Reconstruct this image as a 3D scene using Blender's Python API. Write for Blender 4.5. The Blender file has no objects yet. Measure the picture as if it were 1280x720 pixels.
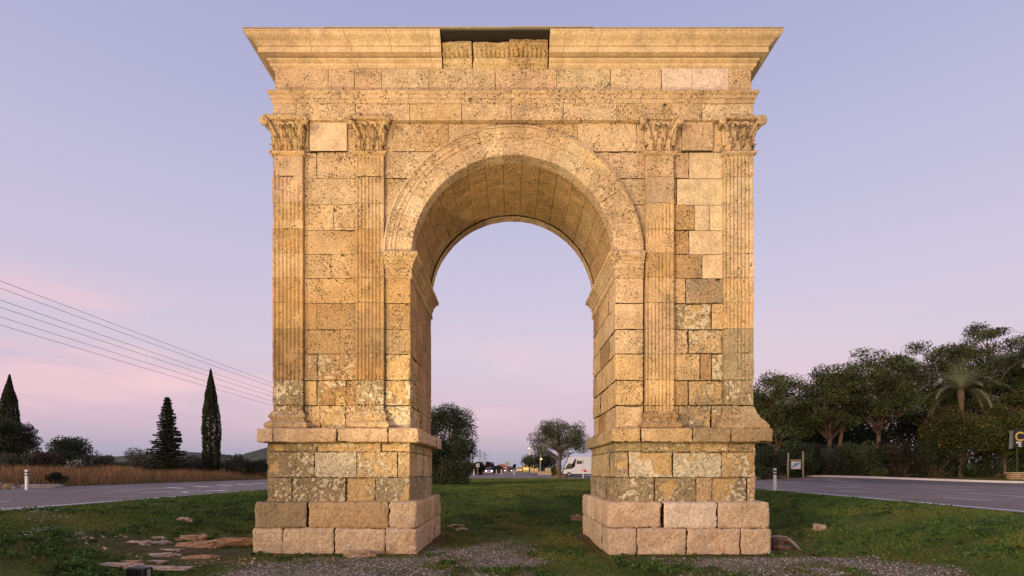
import bpy, math, random
import numpy as np
random.seed(7); RNG = np.random.default_rng(11)
R = math.radians
sc = bpy.context.scene
COL = sc.collection
CAMD, EYE, F, PX, PY = 12.0, 1.87, 642.0, 636.0, 589.0     # camera distance to the arch front, eye height, focal length
def sstep(t): t = np.clip(t, 0, 1); return t*t*(3-2*t)
def fx(px, yp=0.0): return (px-PX)*(CAMD+yp)/F
def fz(py, yp=0.0): return EYE+(PY-py)*(CAMD+yp)/F
# ------------------------------------------------------------------ noise
def _h(ix, iy, iz, s):
    n = (ix*np.uint32(374761393) + iy*np.uint32(668265263) + iz*np.uint32(2147483647) + np.uint32(s*1013904223 & 0xffffffff))
    n = (n ^ (n >> np.uint32(13)))*np.uint32(1274126177)
    n = (n ^ (n >> np.uint32(16)))*np.uint32(2246822519)
    return ((n ^ (n >> np.uint32(15))) & np.uint32(0xffffff)).astype(np.float32)/float(0xffffff)
def _i(a): return a.astype(np.int64).astype(np.uint32)
def vnoise(p, s=0):
    p = np.asarray(p, dtype=np.float64); f = np.floor(p); t = p-f; t = t*t*(3-2*t)
    ix, iy, iz = _i(f[:, 0]), _i(f[:, 1]), _i(f[:, 2]); o = np.uint32(1)
    tx, ty, tz = t[:, 0], t[:, 1], t[:, 2]
    def lx(a, b): return _h(ix, a, b, s)*(1-tx)+_h(ix+o, a, b, s)*tx
    y0 = lx(iy, iz)*(1-ty)+lx(iy+o, iz)*ty
    y1 = lx(iy, iz+o)*(1-ty)+lx(iy+o, iz+o)*ty
    return (y0*(1-tz)+y1*tz)*2-1
def fbm(p, o=4, s=0):
    v = 0; a = 0.55
    for k in range(o):
        v = v + a*vnoise(p*(2.03**k)+k*7.7, s+k); a *= .5
    return v
def pits(p, cell, prob, r0, r1, s=0):
    q = p/cell; f = np.floor(q); best = np.zeros(len(p))
    for dx in (-1, 0, 1):
        for dy in (-1, 0, 1):
            for dz in (-1, 0, 1):
                c = f+np.array([dx, dy, dz]); ix, iy, iz = _i(c[:, 0]), _i(c[:, 1]), _i(c[:, 2])
                hx, hy, hz, hp = _h(ix, iy, iz, s), _h(ix, iy, iz, s+1), _h(ix, iy, iz, s+2), _h(ix, iy, iz, s+3)
                d = (c + np.stack([hx, hy, hz], 1) - q)*cell
                rr = r0+(r1-r0)*_h(ix, iy, iz, s+4)**2
                w = np.clip(1-np.sqrt((d*d).sum(1))/rr, 0, 1)*(hp < prob)
                best = np.maximum(best, w)
    return np.minimum(best*2.2, 1)
# ------------------------------------------------------------------ objects and tags
def tag(o, label=None, cat=None, group=None, kind=None):
    if label: o['label'] = label
    if cat: o['category'] = cat
    if group: o['group'] = group
    if kind: o['kind'] = kind
    return o
def thing(name, label, cat, loc=(0, 0, 0), rz=0.0, group=None):
    o = bpy.data.objects.new(name, None); COL.objects.link(o); o.location = loc; o.rotation_euler = (0, 0, rz)
    o.empty_display_size = .3
    return tag(o, label, cat, group)
def copy_tree(o, parent=None):
    c = o.copy(); COL.objects.link(c); c.parent = parent
    for ch in list(o.children): copy_tree(ch, c)
    return c
def mesh_np(name, V, Q, mat, parent=None, col=None, smooth=True, T=None):
    me = bpy.data.meshes.new(name); V = np.asarray(V, dtype=np.float32)
    parts = []; tot = []
    if Q is not None and len(Q): Q = np.asarray(Q, dtype=np.int32); parts.append(Q.ravel()); tot.append(np.full(len(Q), 4))
    if T is not None and len(T): T = np.asarray(T, dtype=np.int32); parts.append(T.ravel()); tot.append(np.full(len(T), 3))
    L = np.concatenate(parts); n = np.concatenate(tot).astype(np.int32)
    me.vertices.add(len(V)); me.vertices.foreach_set('co', V.ravel())
    me.loops.add(len(L)); me.loops.foreach_set('vertex_index', L)
    me.polygons.add(len(n)); st = np.zeros(len(n), dtype=np.int32); st[1:] = np.cumsum(n)[:-1]
    me.polygons.foreach_set('loop_start', st); me.polygons.foreach_set('loop_total', n)
    me.polygons.foreach_set('use_smooth', np.full(len(n), smooth, dtype=bool))
    if col is not None:
        a = me.color_attributes.new('Col', 'FLOAT_COLOR', 'POINT')
        c = np.ones((len(V), 4), dtype=np.float32); c[:, :col.shape[1]] = col; a.data.foreach_set('color', c.ravel())
    me.update(calc_edges=True); me.validate()
    if mat: me.materials.append(mat)
    o = bpy.data.objects.new(name, me); COL.objects.link(o)
    if parent: o.parent = parent
    return o
class MB:
    def __init__(s): s.v = []; s.q = []; s.t = []; s.n = 0
    def add(s, V, Q=(), T=()):
        V = np.asarray(V, float); s.v.append(V)
        if len(Q): s.q.append(np.asarray(Q)+s.n)
        if len(T): s.t.append(np.asarray(T)+s.n)
        s.n += len(V); return s
    def box(s, x0, x1, y0, y1, z0, z1, c=0.0, M=None):
        # box with chamfered vertical and horizontal edges
        if c <= 0:
            V = np.array([[x, y, z] for z in (z0, z1) for y in (y0, y1) for x in (x0, x1)], float)
            Q = [(0, 2, 3, 1), (4, 5, 7, 6), (0, 1, 5, 4), (2, 6, 7, 3), (0, 4, 6, 2), (1, 3, 7, 5)]
            if M is not None: V = M(V)
            return s.add(V, Q)
        V = []
        for z, k in ((z0, c), (z0+c, 0), (z1-c, 0), (z1, c)):
            X0, X1, Y0, Y1 = x0+k, x1-k, y0+k, y1-k
            V += [(X0+c, Y0, z), (X1-c, Y0, z), (X1, Y0+c, z), (X1, Y1-c, z), (X1-c, Y1, z), (X0+c, Y1, z), (X0, Y1-c, z), (X0, Y0+c, z)]
        Q = []
        for l in range(3):
            for i in range(8): j = (i+1) % 8; Q.append((l*8+i, l*8+j, l*8+8+j, l*8+8+i))
        Q += [(0, 3, 2, 1), (0, 7, 4, 3), (7, 6, 5, 4), (24, 25, 26, 27), (24, 27, 28, 31), (31, 28, 29, 30)]
        V = np.array(V)
        if M is not None: V = M(V)
        return s.add(V, Q)
    def tube(s, pts, rad, n=8, cap=True):
        pts = np.asarray(pts, float); m = len(pts)
        if np.isscalar(rad): rad = [rad]*m
        V = []
        for i in range(m):
            d = pts[min(i+1, m-1)]-pts[max(i-1, 0)]; d = d/(np.linalg.norm(d)+1e-9)
            a = np.cross(d, [0, 0, 1.0]) if abs(d[2]) < .95 else np.cross(d, [1.0, 0, 0]); a /= np.linalg.norm(a); b = np.cross(d, a)
            for k in range(n):
                t = 2*math.pi*k/n; V.append(pts[i]+rad[i]*(math.cos(t)*a+math.sin(t)*b))
        Q = [(i*n+k, i*n+(k+1) % n, (i+1)*n+(k+1) % n, (i+1)*n+k) for i in range(m-1) for k in range(n)]
        T = []
        if cap:
            V += [pts[0], pts[-1]]
            T = [(m*n, (k+1) % n, k) for k in range(n)]+[(m*n+1, (m-1)*n+k, (m-1)*n+(k+1) % n) for k in range(n)]
        return s.add(V, Q, T)
    def disc(s, c, r, axis='y', th=.02, n=20):
        c = np.array(c, float); V = []
        for e in (-th/2, th/2):
            for k in range(n):
                t = 2*math.pi*k/n; a, b = r*math.cos(t), r*math.sin(t)
                V.append(c+({'y': (a, e, b), 'x': (e, a, b), 'z': (a, b, e)}[axis]))
        V += [c+({'y': (0, e, 0), 'x': (e, 0, 0), 'z': (0, 0, e)}[axis]) for e in (-th/2, th/2)]
        Q = [(k, (k+1) % n, n+(k+1) % n, n+k) for k in range(n)]
        T = [(2*n, (k+1) % n, k) for k in range(n)]+[(2*n+1, n+k, n+(k+1) % n) for k in range(n)]
        return s.add(V, Q, T)
    def prism(s, poly, y0, y1):       # polygon in (x,z) extruded along y, convex fan
        n = len(poly); V = [(x, y0, z) for x, z in poly]+[(x, y1, z) for x, z in poly]
        c = np.mean(np.array(poly), 0); V += [(c[0], y0, c[1]), (c[0], y1, c[1])]
        Q = [(k, (k+1) % n, n+(k+1) % n, n+k) for k in range(n)]
        T = [(2*n, (k+1) % n, k) for k in range(n)]+[(2*n+1, n+k, n+(k+1) % n) for k in range(n)]
        return s.add(V, Q, T)
    def build(s, name, mat, parent=None, smooth=False, col=None):
        return mesh_np(name, np.concatenate(s.v), np.concatenate(s.q) if s.q else None, mat, parent, col, smooth, np.concatenate(s.t) if s.t else None)
# ------------------------------------------------------------------ materials
class NT:
    def __init__(s, m): s.t = m.node_tree; s.N = s.t.nodes; s.L = s.t.links
    def n(s, kind, **kw):
        x = s.N.new(kind)
        for k, v in kw.items():
            if k.startswith('i_'):
                key = k[2:].replace('_', ' '); key = int(key) if key.isdigit() else key
                x.inputs[key].default_value = v
            else: setattr(x, k, v)
        return x
    def l(s, a, b): s.L.new(a, b)
    def ramp(s, fac, stops):
        r = s.N.new('ShaderNodeValToRGB'); e = r.color_ramp.elements
        while len(e) > 1: e.remove(e[0])
        for i, (p, c) in enumerate(stops):
            el = e[0] if i == 0 else e.new(p)
            el.position = p; el.color = (*c, 1) if len(c) == 3 else c
        s.l(fac, r.inputs[0]); return r.outputs[0]
    def mix(s, fac, a, b, mode='MIX'):
        m = s.N.new('ShaderNodeMix'); m.data_type = 'RGBA'; m.blend_type = mode
        for sock, v in ((m.inputs[0], fac), (m.inputs[6], a), (m.inputs[7], b)):
            if hasattr(v, 'links'): s.l(v, sock)
            elif isinstance(v, (tuple, list)): sock.default_value = (*v, 1)
            else: sock.default_value = v
        return m.outputs[2]
def new_mat(name):
    m = bpy.data.materials.new(name); m.use_nodes = True; t = NT(m); b = m.node_tree.nodes['Principled BSDF']; return m, t, b
def simple(name, c, rough=.7, metal=0.0, var=.15, scale=6.0, bump=.0, spec=.5, emit=None, es=0.0, bscale=None):
    m, t, b = new_mat(name)
    tc = t.n('ShaderNodeTexCoord'); no = t.n('ShaderNodeTexNoise', i_Scale=scale, i_Detail=5.0, i_Roughness=.6)
    t.l(tc.outputs['Object'], no.inputs['Vector'])
    c = np.array(c); lo = tuple(np.clip(c*(1-var), 0, 1)); hi = tuple(np.clip(c*(1+var), 0, 1))
    t.l(t.ramp(no.outputs[0], [(.3, lo), (.7, hi)]), b.inputs['Base Color'])
    b.inputs['Roughness'].default_value = rough; b.inputs['Metallic'].default_value = metal; b.inputs['Specular IOR Level'].default_value = spec
    if bump:
        n2 = t.n('ShaderNodeTexNoise', i_Scale=bscale or scale*4, i_Detail=6.0); t.l(tc.outputs['Object'], n2.inputs['Vector'])
        bp = t.n('ShaderNodeBump', i_Strength=.8, i_Distance=bump); t.l(n2.outputs[0], bp.inputs['Height']); t.l(bp.outputs[0], b.inputs['Normal'])
    if emit: b.inputs['Emission Color'].default_value = (*emit, 1); b.inputs['Emission Strength'].default_value = es
    return m
def stone_mat(name, bump=.012, speck=.7, rough=.9, holes=1.0):
    m, t, b = new_mat(name)
    at = t.n('ShaderNodeAttribute', attribute_name='Col'); tc = t.n('ShaderNodeTexCoord')
    n1 = t.n('ShaderNodeTexNoise', i_Scale=22.0, i_Detail=6.0, i_Roughness=.7); t.l(tc.outputs['Object'], n1.inputs['Vector'])
    n2 = t.n('ShaderNodeTexNoise', i_Scale=70.0, i_Detail=4.0, i_Roughness=.7); t.l(tc.outputs['Object'], n2.inputs['Vector'])
    f = t.ramp(n1.outputs[0], [(.30, (.55, .48, .40)), (.5, (1, 1, 1)), (.70, (1.36, 1.40, 1.46))])
    c = t.mix(.8, at.outputs['Color'], f, 'MULTIPLY')
    sp = t.ramp(n2.outputs[0], [(.37, (.26, .20, .15)), (.47, (1, 1, 1)), (.64, (1.14, 1.16, 1.20))])
    c = t.mix(speck, c, sp, 'MULTIPLY')
    # solution holes of the shelly limestone: random cells, dirt and shade painted inside
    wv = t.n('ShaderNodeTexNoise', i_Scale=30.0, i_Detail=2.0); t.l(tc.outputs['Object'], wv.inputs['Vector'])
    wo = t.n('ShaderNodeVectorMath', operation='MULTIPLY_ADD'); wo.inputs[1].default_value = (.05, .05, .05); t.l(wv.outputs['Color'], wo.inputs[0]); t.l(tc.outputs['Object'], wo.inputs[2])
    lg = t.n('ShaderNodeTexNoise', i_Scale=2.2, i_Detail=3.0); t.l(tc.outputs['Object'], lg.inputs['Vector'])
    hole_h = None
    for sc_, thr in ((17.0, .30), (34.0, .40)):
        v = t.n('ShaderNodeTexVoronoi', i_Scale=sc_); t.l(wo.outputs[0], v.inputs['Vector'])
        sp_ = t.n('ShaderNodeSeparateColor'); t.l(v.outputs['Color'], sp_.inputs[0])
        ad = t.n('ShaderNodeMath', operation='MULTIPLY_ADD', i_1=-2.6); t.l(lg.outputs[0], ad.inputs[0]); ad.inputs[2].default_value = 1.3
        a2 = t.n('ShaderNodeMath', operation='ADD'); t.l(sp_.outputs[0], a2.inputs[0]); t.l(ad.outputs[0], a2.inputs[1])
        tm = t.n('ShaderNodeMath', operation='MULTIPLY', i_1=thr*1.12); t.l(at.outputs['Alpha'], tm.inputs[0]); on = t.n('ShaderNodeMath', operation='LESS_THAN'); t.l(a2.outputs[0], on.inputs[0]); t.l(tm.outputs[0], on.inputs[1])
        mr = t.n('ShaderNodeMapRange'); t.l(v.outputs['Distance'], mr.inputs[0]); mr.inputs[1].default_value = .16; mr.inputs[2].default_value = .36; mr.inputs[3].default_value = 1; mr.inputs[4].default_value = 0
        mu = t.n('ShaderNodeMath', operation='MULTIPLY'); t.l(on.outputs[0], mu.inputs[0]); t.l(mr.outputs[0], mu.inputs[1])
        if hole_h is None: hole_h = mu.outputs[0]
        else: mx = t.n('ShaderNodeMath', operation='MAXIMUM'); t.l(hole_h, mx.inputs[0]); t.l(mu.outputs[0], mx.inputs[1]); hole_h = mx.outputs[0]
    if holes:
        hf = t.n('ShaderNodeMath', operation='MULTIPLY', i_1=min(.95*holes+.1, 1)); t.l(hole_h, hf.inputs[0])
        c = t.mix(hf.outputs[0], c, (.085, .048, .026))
    inv = t.n('ShaderNodeMath', operation='SUBTRACT', i_0=1.0); t.l(hole_h, inv.inputs[1]); hole_h = inv.outputs[0]
    t.l(c, b.inputs['Base Color']); b.inputs['Roughness'].default_value = rough; b.inputs['Specular IOR Level'].default_value = .25
    ma = t.n('ShaderNodeMath', operation='MULTIPLY_ADD', i_1=1.2*holes); t.l(hole_h, ma.inputs[0]); t.l(n1.outputs[0], ma.inputs[2])
    mb = t.n('ShaderNodeMath', operation='MULTIPLY_ADD', i_1=.6); t.l(n2.outputs[0], mb.inputs[0]); t.l(ma.outputs[0], mb.inputs[2])
    bp = t.n('ShaderNodeBump', i_Strength=.9, i_Distance=bump); t.l(mb.outputs[0], bp.inputs['Height']); t.l(bp.outputs[0], b.inputs['Normal'])
    return m
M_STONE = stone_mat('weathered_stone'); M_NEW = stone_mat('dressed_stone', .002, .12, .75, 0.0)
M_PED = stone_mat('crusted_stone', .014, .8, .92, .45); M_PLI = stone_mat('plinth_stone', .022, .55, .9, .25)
M_CORE = simple('mortar', (.16, .11, .07), .95, bump=.01)
# ------------------------------------------------------------------ stone batches
D = 3.2
CXA = fx(641.3); HW = 5.56; RI, RO = 2.374, 3.02; ZC = fz(321)
XL, XR = CXA-2.395, CXA+2.395                 # passage faces
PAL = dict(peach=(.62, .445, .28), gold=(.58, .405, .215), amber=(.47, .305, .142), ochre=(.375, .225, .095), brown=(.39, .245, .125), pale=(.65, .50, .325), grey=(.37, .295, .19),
           new=(.66, .53, .44), base=(.71, .525, .355), crust=(.345, .27, .16), orange=(.58, .33, .16), dark=(.30, .21, .13), cream=(.66, .575, .42))
class Stone:
    def __init__(s): s.P = []; s.N = []; s.A = []; s.C = []; s.S = []; s.Q = []; s.n = 0
    def grid(s, P, N, amp=.010, pit=1.0, seed=None, col='gold', crust=0.0, stain=.4, fl=None, wear=0.0, jit=.06, keep=None, ed=None, chip=1.0):
        nu, nv = P.shape[:2]; n = nu*nv
        if seed is None: seed = RNG.random(3)*100
        c = np.array(PAL[col] if isinstance(col, str) else col, float)
        if jit: r = np.random.default_rng(int(seed[0]*977+seed[1]*131)); c = c*(1+jit*(r.random()*2-1))*(1+.018*(r.random(3)*2-1))
        s.P.append(P.reshape(-1, 3)); s.N.append(N.reshape(-1, 3))
        pit = pit*(.35+.95*np.random.default_rng(int(seed[2]*771+seed[0]*31)).random())
        flv = np.zeros(n) if fl is None else fl.reshape(-1)
        s.A.append(np.stack([np.full(n, amp), np.full(n, pit), np.full(n, crust), np.full(n, stain), flv, np.full(n, wear), (np.zeros(n) if ed is None else ed.reshape(-1)*chip)], 1))
        s.C.append(np.tile(c, (n, 1))); s.S.append(np.tile(seed, (n, 1)))
        i = np.arange(nu-1)[:, None]*nv+np.arange(nv-1)[None, :]; i = i.ravel()
        q = np.stack([i, i+nv, i+nv+1, i+1], 1)
        if keep is not None:
            k = keep.reshape(-1); q = q[k[q].all(1)]
        s.Q.append(q+s.n); s.n += n
    def box(s, x0, x1, y0, y1, z0, z1, faces='F', res=.02, r=.009, gap=.0018, keepf=None, flute=None, warp=None, **kw):
        x0 += gap; x1 -= gap; z0 += gap; z1 -= gap
        if x1-x0 < .03 or z1-z0 < .03: return
        seed = kw.pop('seed', RNG.random(3)*100)
        lo = np.array([x0, y0, z0]); hi = np.array([x1, y1, z1]); rr = min(r, .45*min(hi-lo))
        for f in faces:
            ax, sg = {'F': (1, -1), 'K': (1, 1), 'L': (0, -1), 'R': (0, 1), 'T': (2, 1), 'B': (2, -1)}[f]
            ua, va = [(1, 2), (0, 2), (0, 1)][ax]
            def lin(a):
                L = hi[a]-lo[a]; rs = res[a] if isinstance(res, (tuple, list)) else res
                m = max(int(L/rs), 3); mid = np.linspace(lo[a]+rr, hi[a]-rr, m)
                e = rr*np.array([0, .3, .65]); return np.concatenate([lo[a]+e, mid, hi[a]-e[::-1]])
            U, V = np.meshgrid(lin(ua), lin(va), indexing='ij')
            p = np.zeros(U.shape+(3,)); p[..., ua] = U; p[..., va] = V; p[..., ax] = hi[ax] if sg > 0 else lo[ax]
            dd = np.sort(np.minimum(p-lo, hi-p), axis=-1)[..., 1]; ed = np.clip(1-dd/.055, 0, 1)
            q = np.clip(p, lo+rr, hi-rr); n = p-q; n /= np.linalg.norm(n, axis=-1, keepdims=True)+1e-9; p2 = q+n*rr
            fl = None
            if flute is not None and f in flute:
                w_ = kw.get('wear', 0); sh_ = p2.shape[:2]; nz = fbm(p2.reshape(-1, 3)*2.4, 3, 43).reshape(sh_)*.9+.3*fbm(p2.reshape(-1, 3)*9, 2, 44).reshape(sh_)
                mk_ = sstep((nz+.75-w_*1.5)*2.2); fd = flute[f](p2)*mk_+w_*.014*(1-mk_)
                p2 = p2.copy(); p2[..., ax] -= sg*fd
            k = keepf(p2) if keepf is not None else None
            if warp is not None: p2 = warp(p2)
            flip = {'F': 0, 'K': 1, 'L': 1, 'R': 0, 'T': 0, 'B': 1}[f]
            if flip: p2 = p2[::-1]; n = n[::-1]; fl = None if fl is None else fl[::-1]; ed = ed[::-1]; k = None if k is None else k[::-1]
            s.grid(p2, n, seed=seed, fl=fl, keep=k, ed=ed, **kw)
    def sweep(s, path, profile, side=1, res=.03, joints=None, pres=.03, c0=None, c1=None, cut=.02, colf=None, **kw):
        path = [np.array(p, float) for p in path]; nrm = []
        for a, b in zip(path[:-1], path[1:]):
            d = (b-a)/np.linalg.norm(b-a); nrm.append(np.array([d[1], -d[0]])*side)
        m = []
        for i in range(len(path)):
            if i == 0: m.append(nrm[0])
            elif i == len(path)-1: m.append(nrm[-1])
            else: m.append((nrm[i-1]+nrm[i])/(1+nrm[i-1].dot(nrm[i])))
        if c0 is not None: m[0] = np.array(c0, float)
        if c1 is not None: m[-1] = np.array(c1, float)
        pr = [profile[0]]
        for a, b in zip(profile[:-1], profile[1:]):
            k = max(int(math.hypot(b[0]-a[0], b[1]-a[1])/pres), 1)
            for j in range(1, k+1): t = j/k; pr.append((a[0]*(1-t)+b[0]*t, a[1]*(1-t)+b[1]*t))
        pr = np.array(pr)
        for i in range(len(path)-1):
            L = np.linalg.norm(path[i+1]-path[i]); js = joints[i] if joints else []
            js = [0.0]+[j for j in js if .05 < j < L-.05]+[L]
            for a, b in zip(js[:-1], js[1:]):
                ra = a > 0; rb = b < L
                us = np.linspace(a+(.005 if ra else 0), b-(.005 if rb else 0), max(int((b-a)/res), 2)+1)
                sh = np.zeros(len(us))
                if ra: us = np.concatenate([[a+.001, a+.004], us]); sh = np.concatenate([[cut, .004], sh])
                if rb: us = np.concatenate([us, [b-.004, b-.001]]); sh = np.concatenate([sh, [.004, cut]])
                t = us/L
                base = path[i][None]*(1-t[:, None])+path[i+1][None]*t[:, None]
                mm = m[i][None]*(1-t[:, None])+m[i+1][None]*t[:, None]
                off = pr[None, :, 0]-sh[:, None]*(1 if True else 0)
                P = np.zeros((len(us), len(pr), 3)); P[..., :2] = base[:, None]+mm[:, None]*off[..., None]; P[..., 2] = pr[None, :, 1]
                du = np.gradient(P, axis=0); dv = np.gradient(P, axis=1); N = np.cross(du, dv)
                N /= np.linalg.norm(N, axis=-1, keepdims=True)+1e-9
                w = np.zeros_like(N); w[..., :2] = mm[:, None]
                if (N*w).sum() < 0: N = -N; P = P[::-1]; N = N[::-1]
                k2 = dict(kw)
                if colf: k2.update(colf(i, a))
                s.grid(P, N, **k2)
    def tube(s, pts, rad, n=14, **kw):
        pts = np.asarray(pts, float); m = len(pts); P = np.zeros((m, n+1, 3)); N = np.zeros_like(P)
        for i in range(m):
            d = pts[min(i+1, m-1)]-pts[max(i-1, 0)]; d /= np.linalg.norm(d)+1e-9
            a = np.cross(d, [0, 1.0, 0.01]); a /= np.linalg.norm(a); b = np.cross(d, a)
            for k in range(n+1):
                t = 2*math.pi*k/n; v = math.cos(t)*a+math.sin(t)*b; N[i, k] = v; P[i, k] = pts[i]+rad[i]*v
        s.grid(P, N, **kw)
    def build(s, name, parent, mat=None, smooth=True):
        P = np.concatenate(s.P); N = np.concatenate(s.N); A = np.concatenate(s.A); C = np.concatenate(s.C); S = np.concatenate(s.S); Q = np.concatenate(s.Q)
        q = P+S; amp, pit, cr, st, fl, wear, ed = A.T
        nl = fbm(q*1.3, 3, 5); nm = fbm(q*6, 3, 9); nf = fbm(q*26, 2, 15)
        d = amp*(.55*nl+.55*nm+.35*nf)
        chp = fbm(q*7.5+3, 3, 41)+.5*nl; d = d+ed*np.clip(chp-.12, 0, .6)*np.clip(amp*2.0, 0, .10)
        mask = sstep((nm*.8+nl*.6+.75-wear*1.5)*2.5) if wear.max() > 0 else np.ones(len(P))
        d = d+fl*mask
        if pit.max() > 0:
            dens = np.clip(.6+1.1*fbm(P*1.1, 2, 31), .05, 1)*pit
            p1 = pits(q, .085, 1.0, .008, .030, 50)*(dens > .28)*np.minimum(dens*1.6, 1); p2 = pits(q, .33, .6, .02, .07, 60)*np.clip(pit, 0, 1)*(dens > .45)
        else: p1 = p2 = np.zeros(len(P))
        d = d+.022*p1+.035*p2
        cr2 = np.clip(1-np.abs(fbm(q*2.6, 3, 121))*16, 0, 1)*np.clip(amp*22-.7, 0, 1)*(fbm(q*1.1, 2, 123) > 0); d = d+.02*cr2
        g = fbm(P*.55, 3, 71); g2 = fbm(P*2.3+9, 4, 77); g3 = fbm(q*4.5, 4, 83)
        # colour: block tint, patina stains, dirt and hole shade painted in the pits, spalled crust over cream and ochre stone
        br = np.array(PAL['brown']); og = np.array(PAL['orange']); gy = np.array(PAL['grey'])
        C = C*(1+.24*nm[:, None]+.16*g3[:, None])
        sk = fbm(P*np.array([3.2, 3.2, .45])+5, 4, 111); gp = fbm(P*np.array([.9, .9, .6])+17, 4, 117)
        w = np.clip(st*1.6, 0, .8)*sstep(sk*2.2-.1); C = C*(1-w[:, None]*.5)+np.array([.30, .20, .115])*(w*.5)[:, None]
        w = np.clip(st*1.5, 0, .7)*sstep(gp*2.6-.35); C = C*(1-w[:, None]*.75)+np.array([.27, .215, .145])*(w*.75)[:, None]
        w = np.clip(st*1.5, 0, .6)*sstep(-gp*2.6-.35); C = C*(1-w[:, None]*.6)+np.array([.68, .55, .38])*(w*.6)[:, None]
        w = st*sstep((g2*.9+g*.6)*1.4+.15); C = C*(1-w[:, None])+br*w[:, None]*1.05
        w = np.clip(st*.75+(amp > .045)*.45, 0, .8)*sstep((g3*.8-g*.5)*2.4-.35); C = C*(1-w[:, None])+og*w[:, None]
        if cr.max() > 0:
            a = .55*fbm(P*.9, 2, 91)+.45*fbm(P*4, 2, 93)+1.05*fbm(P*15, 3, 95); b = fbm(q*1.5+40, 3, 99)+.25*fbm(P*8, 2, 101)
            fk = sstep((a-.16)*7+.5)*cr; fs = sstep((b-.16)*10)*cr            # small cream flakes; larger smooth spalls
            C = C*(1+.35*(fbm(P*22, 2, 103)*cr)[:, None])
            C = C*(1-fk[:, None])+np.array(PAL['cream'])[None]*fk[:, None]*(1+.1*nf[:, None])
            C = C*(1-fs[:, None])+np.array([.55, .385, .19])[None]*fs[:, None]
            edge = np.exp(-((a-.06)/.07)**2)*(1-fs); C = C*(1-(.55*edge*cr)[:, None])
            d = d+.014*fk+.028*fs+cr*(1-fs)*.014*nf
        w = np.clip(p1*.75+p2*.6, 0, .85)*np.minimum(pit, 1); C = C*(1-w[:, None])+np.array([.10, .065, .04])*w[:, None]
        V = P-N*d[:, None]
        return mesh_np(name, V, Q, mat or M_STONE, parent, np.concatenate([np.clip(C, .02, .9), np.clip(pit, 0, 1.3)[:, None]], 1), smooth)
arch = thing('triumphal_arch', 'tall Roman triumphal arch of weathered golden stone blocks with fluted pilasters', 'arch', (0, 0, 0))
# ---- core behind the facing stones
mb = MB(); zt = 11.25
e = .09
mb.box(-HW+CXA+e, XL-e, e, D-e, 2.5, ZC); mb.box(XR+e, CXA+HW-e, e, D-e, 2.5, ZC)
xs = np.linspace(-1, 1, 41); cols = [(CXA+(RI+e)*math.cos(math.pi*(1-k/48)), ZC+(RI+e)*math.sin(math.pi*k/48)) for k in range(49)]
V = []; Q = []
arcp = [(CXA-HW+e, ZC)]+cols+[(CXA+HW-e, ZC)]
for (x, z) in arcp:
    V += [(x, e, z), (x, e, zt), (x, D-e, zt), (x, D-e, z)]
for i in range(len(arcp)-1):
    a, b = i*4, i*4+4
    Q += [(a, b, b+1, a+1), (a+1, b+1, b+2, a+2), (a+2, b+2, b+3, a+3), (a+3, b+3, b, a)]
n = (len(arcp)-1)*4; Q += [(0, 1, 2, 3), (n, n+3, n+2, n+1)]
mb.add(V, Q); mb.build('masonry_core', M_CORE, arch)
# ---- front wall rows
ROWS = [None, 507, 475.5, 442.5, 412, 379.5, 348, 318, 288, 256, 223, 190, 154.5]
ZR = [2.846]+[fz(v) for v in ROWS[1:]]
def notin(p): return ((p[..., 0]-CXA)**2+(p[..., 2]-ZC)**2 > (RI+.42)**2) | (p[..., 2] < ZC-.02)
wall = Stone()
class Singles:      # every restored block becomes a part of its own
    def __init__(s): s.L = []
    def box(s, *a, **k): g_ = Stone(); g_.box(*a, **k); s.L += [g_] if g_.P else []
    def build(s, name, parent, mat): [g_.build(name, parent, mat) for g_ in s.L]
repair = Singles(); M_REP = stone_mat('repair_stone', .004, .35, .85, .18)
LJ = {0: [380, 400, 432, 446], 1: [380, 396, 433, 446], 2: [380, 397, 446], 3: [380, 425, 446], 4: [380, 396, 446], 5: [380, 446], 6: [380, 414, 446], 7: [380, 446],
      8: [380, 417, 446], 9: [380, 446], 10: [380, 396, 446], 11: [380, 417, 446]}
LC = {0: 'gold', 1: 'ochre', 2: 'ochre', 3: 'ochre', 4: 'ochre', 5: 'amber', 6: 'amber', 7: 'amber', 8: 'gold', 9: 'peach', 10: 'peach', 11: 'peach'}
RJ = {0: [841, 848, 889, 904], 1: [841, 860, 904], 2: [841, 875, 889, 904], 3: [841, 860, 904], 4: [841, 889, 904], 5: [841, 857, 904], 6: [841, 878, 904],
      7: [841, 861.5, 904], 8: [841, 868, 887, 904], 9: [841, 846, 904], 10: [841, 861.5, 904], 11: [841, 852, 891, 904]}
RC = {0: ['crust', 'grey', 'crust'], 1: ['amber', 'crust'], 2: ['gold', 'brown', 'crust'], 3: ['peach', 'grey'], 4: ['crust', 'gold'], 5: ['gold', 'grey'], 6: ['amber', 'pale'],
      7: ['amber', 'pale'], 8: ['amber', 'pale', 'pale'], 9: ['gold', 'pale'], 10: ['peach', 'pale'], 11: ['peach', 'peach', 'peach']}
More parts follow.
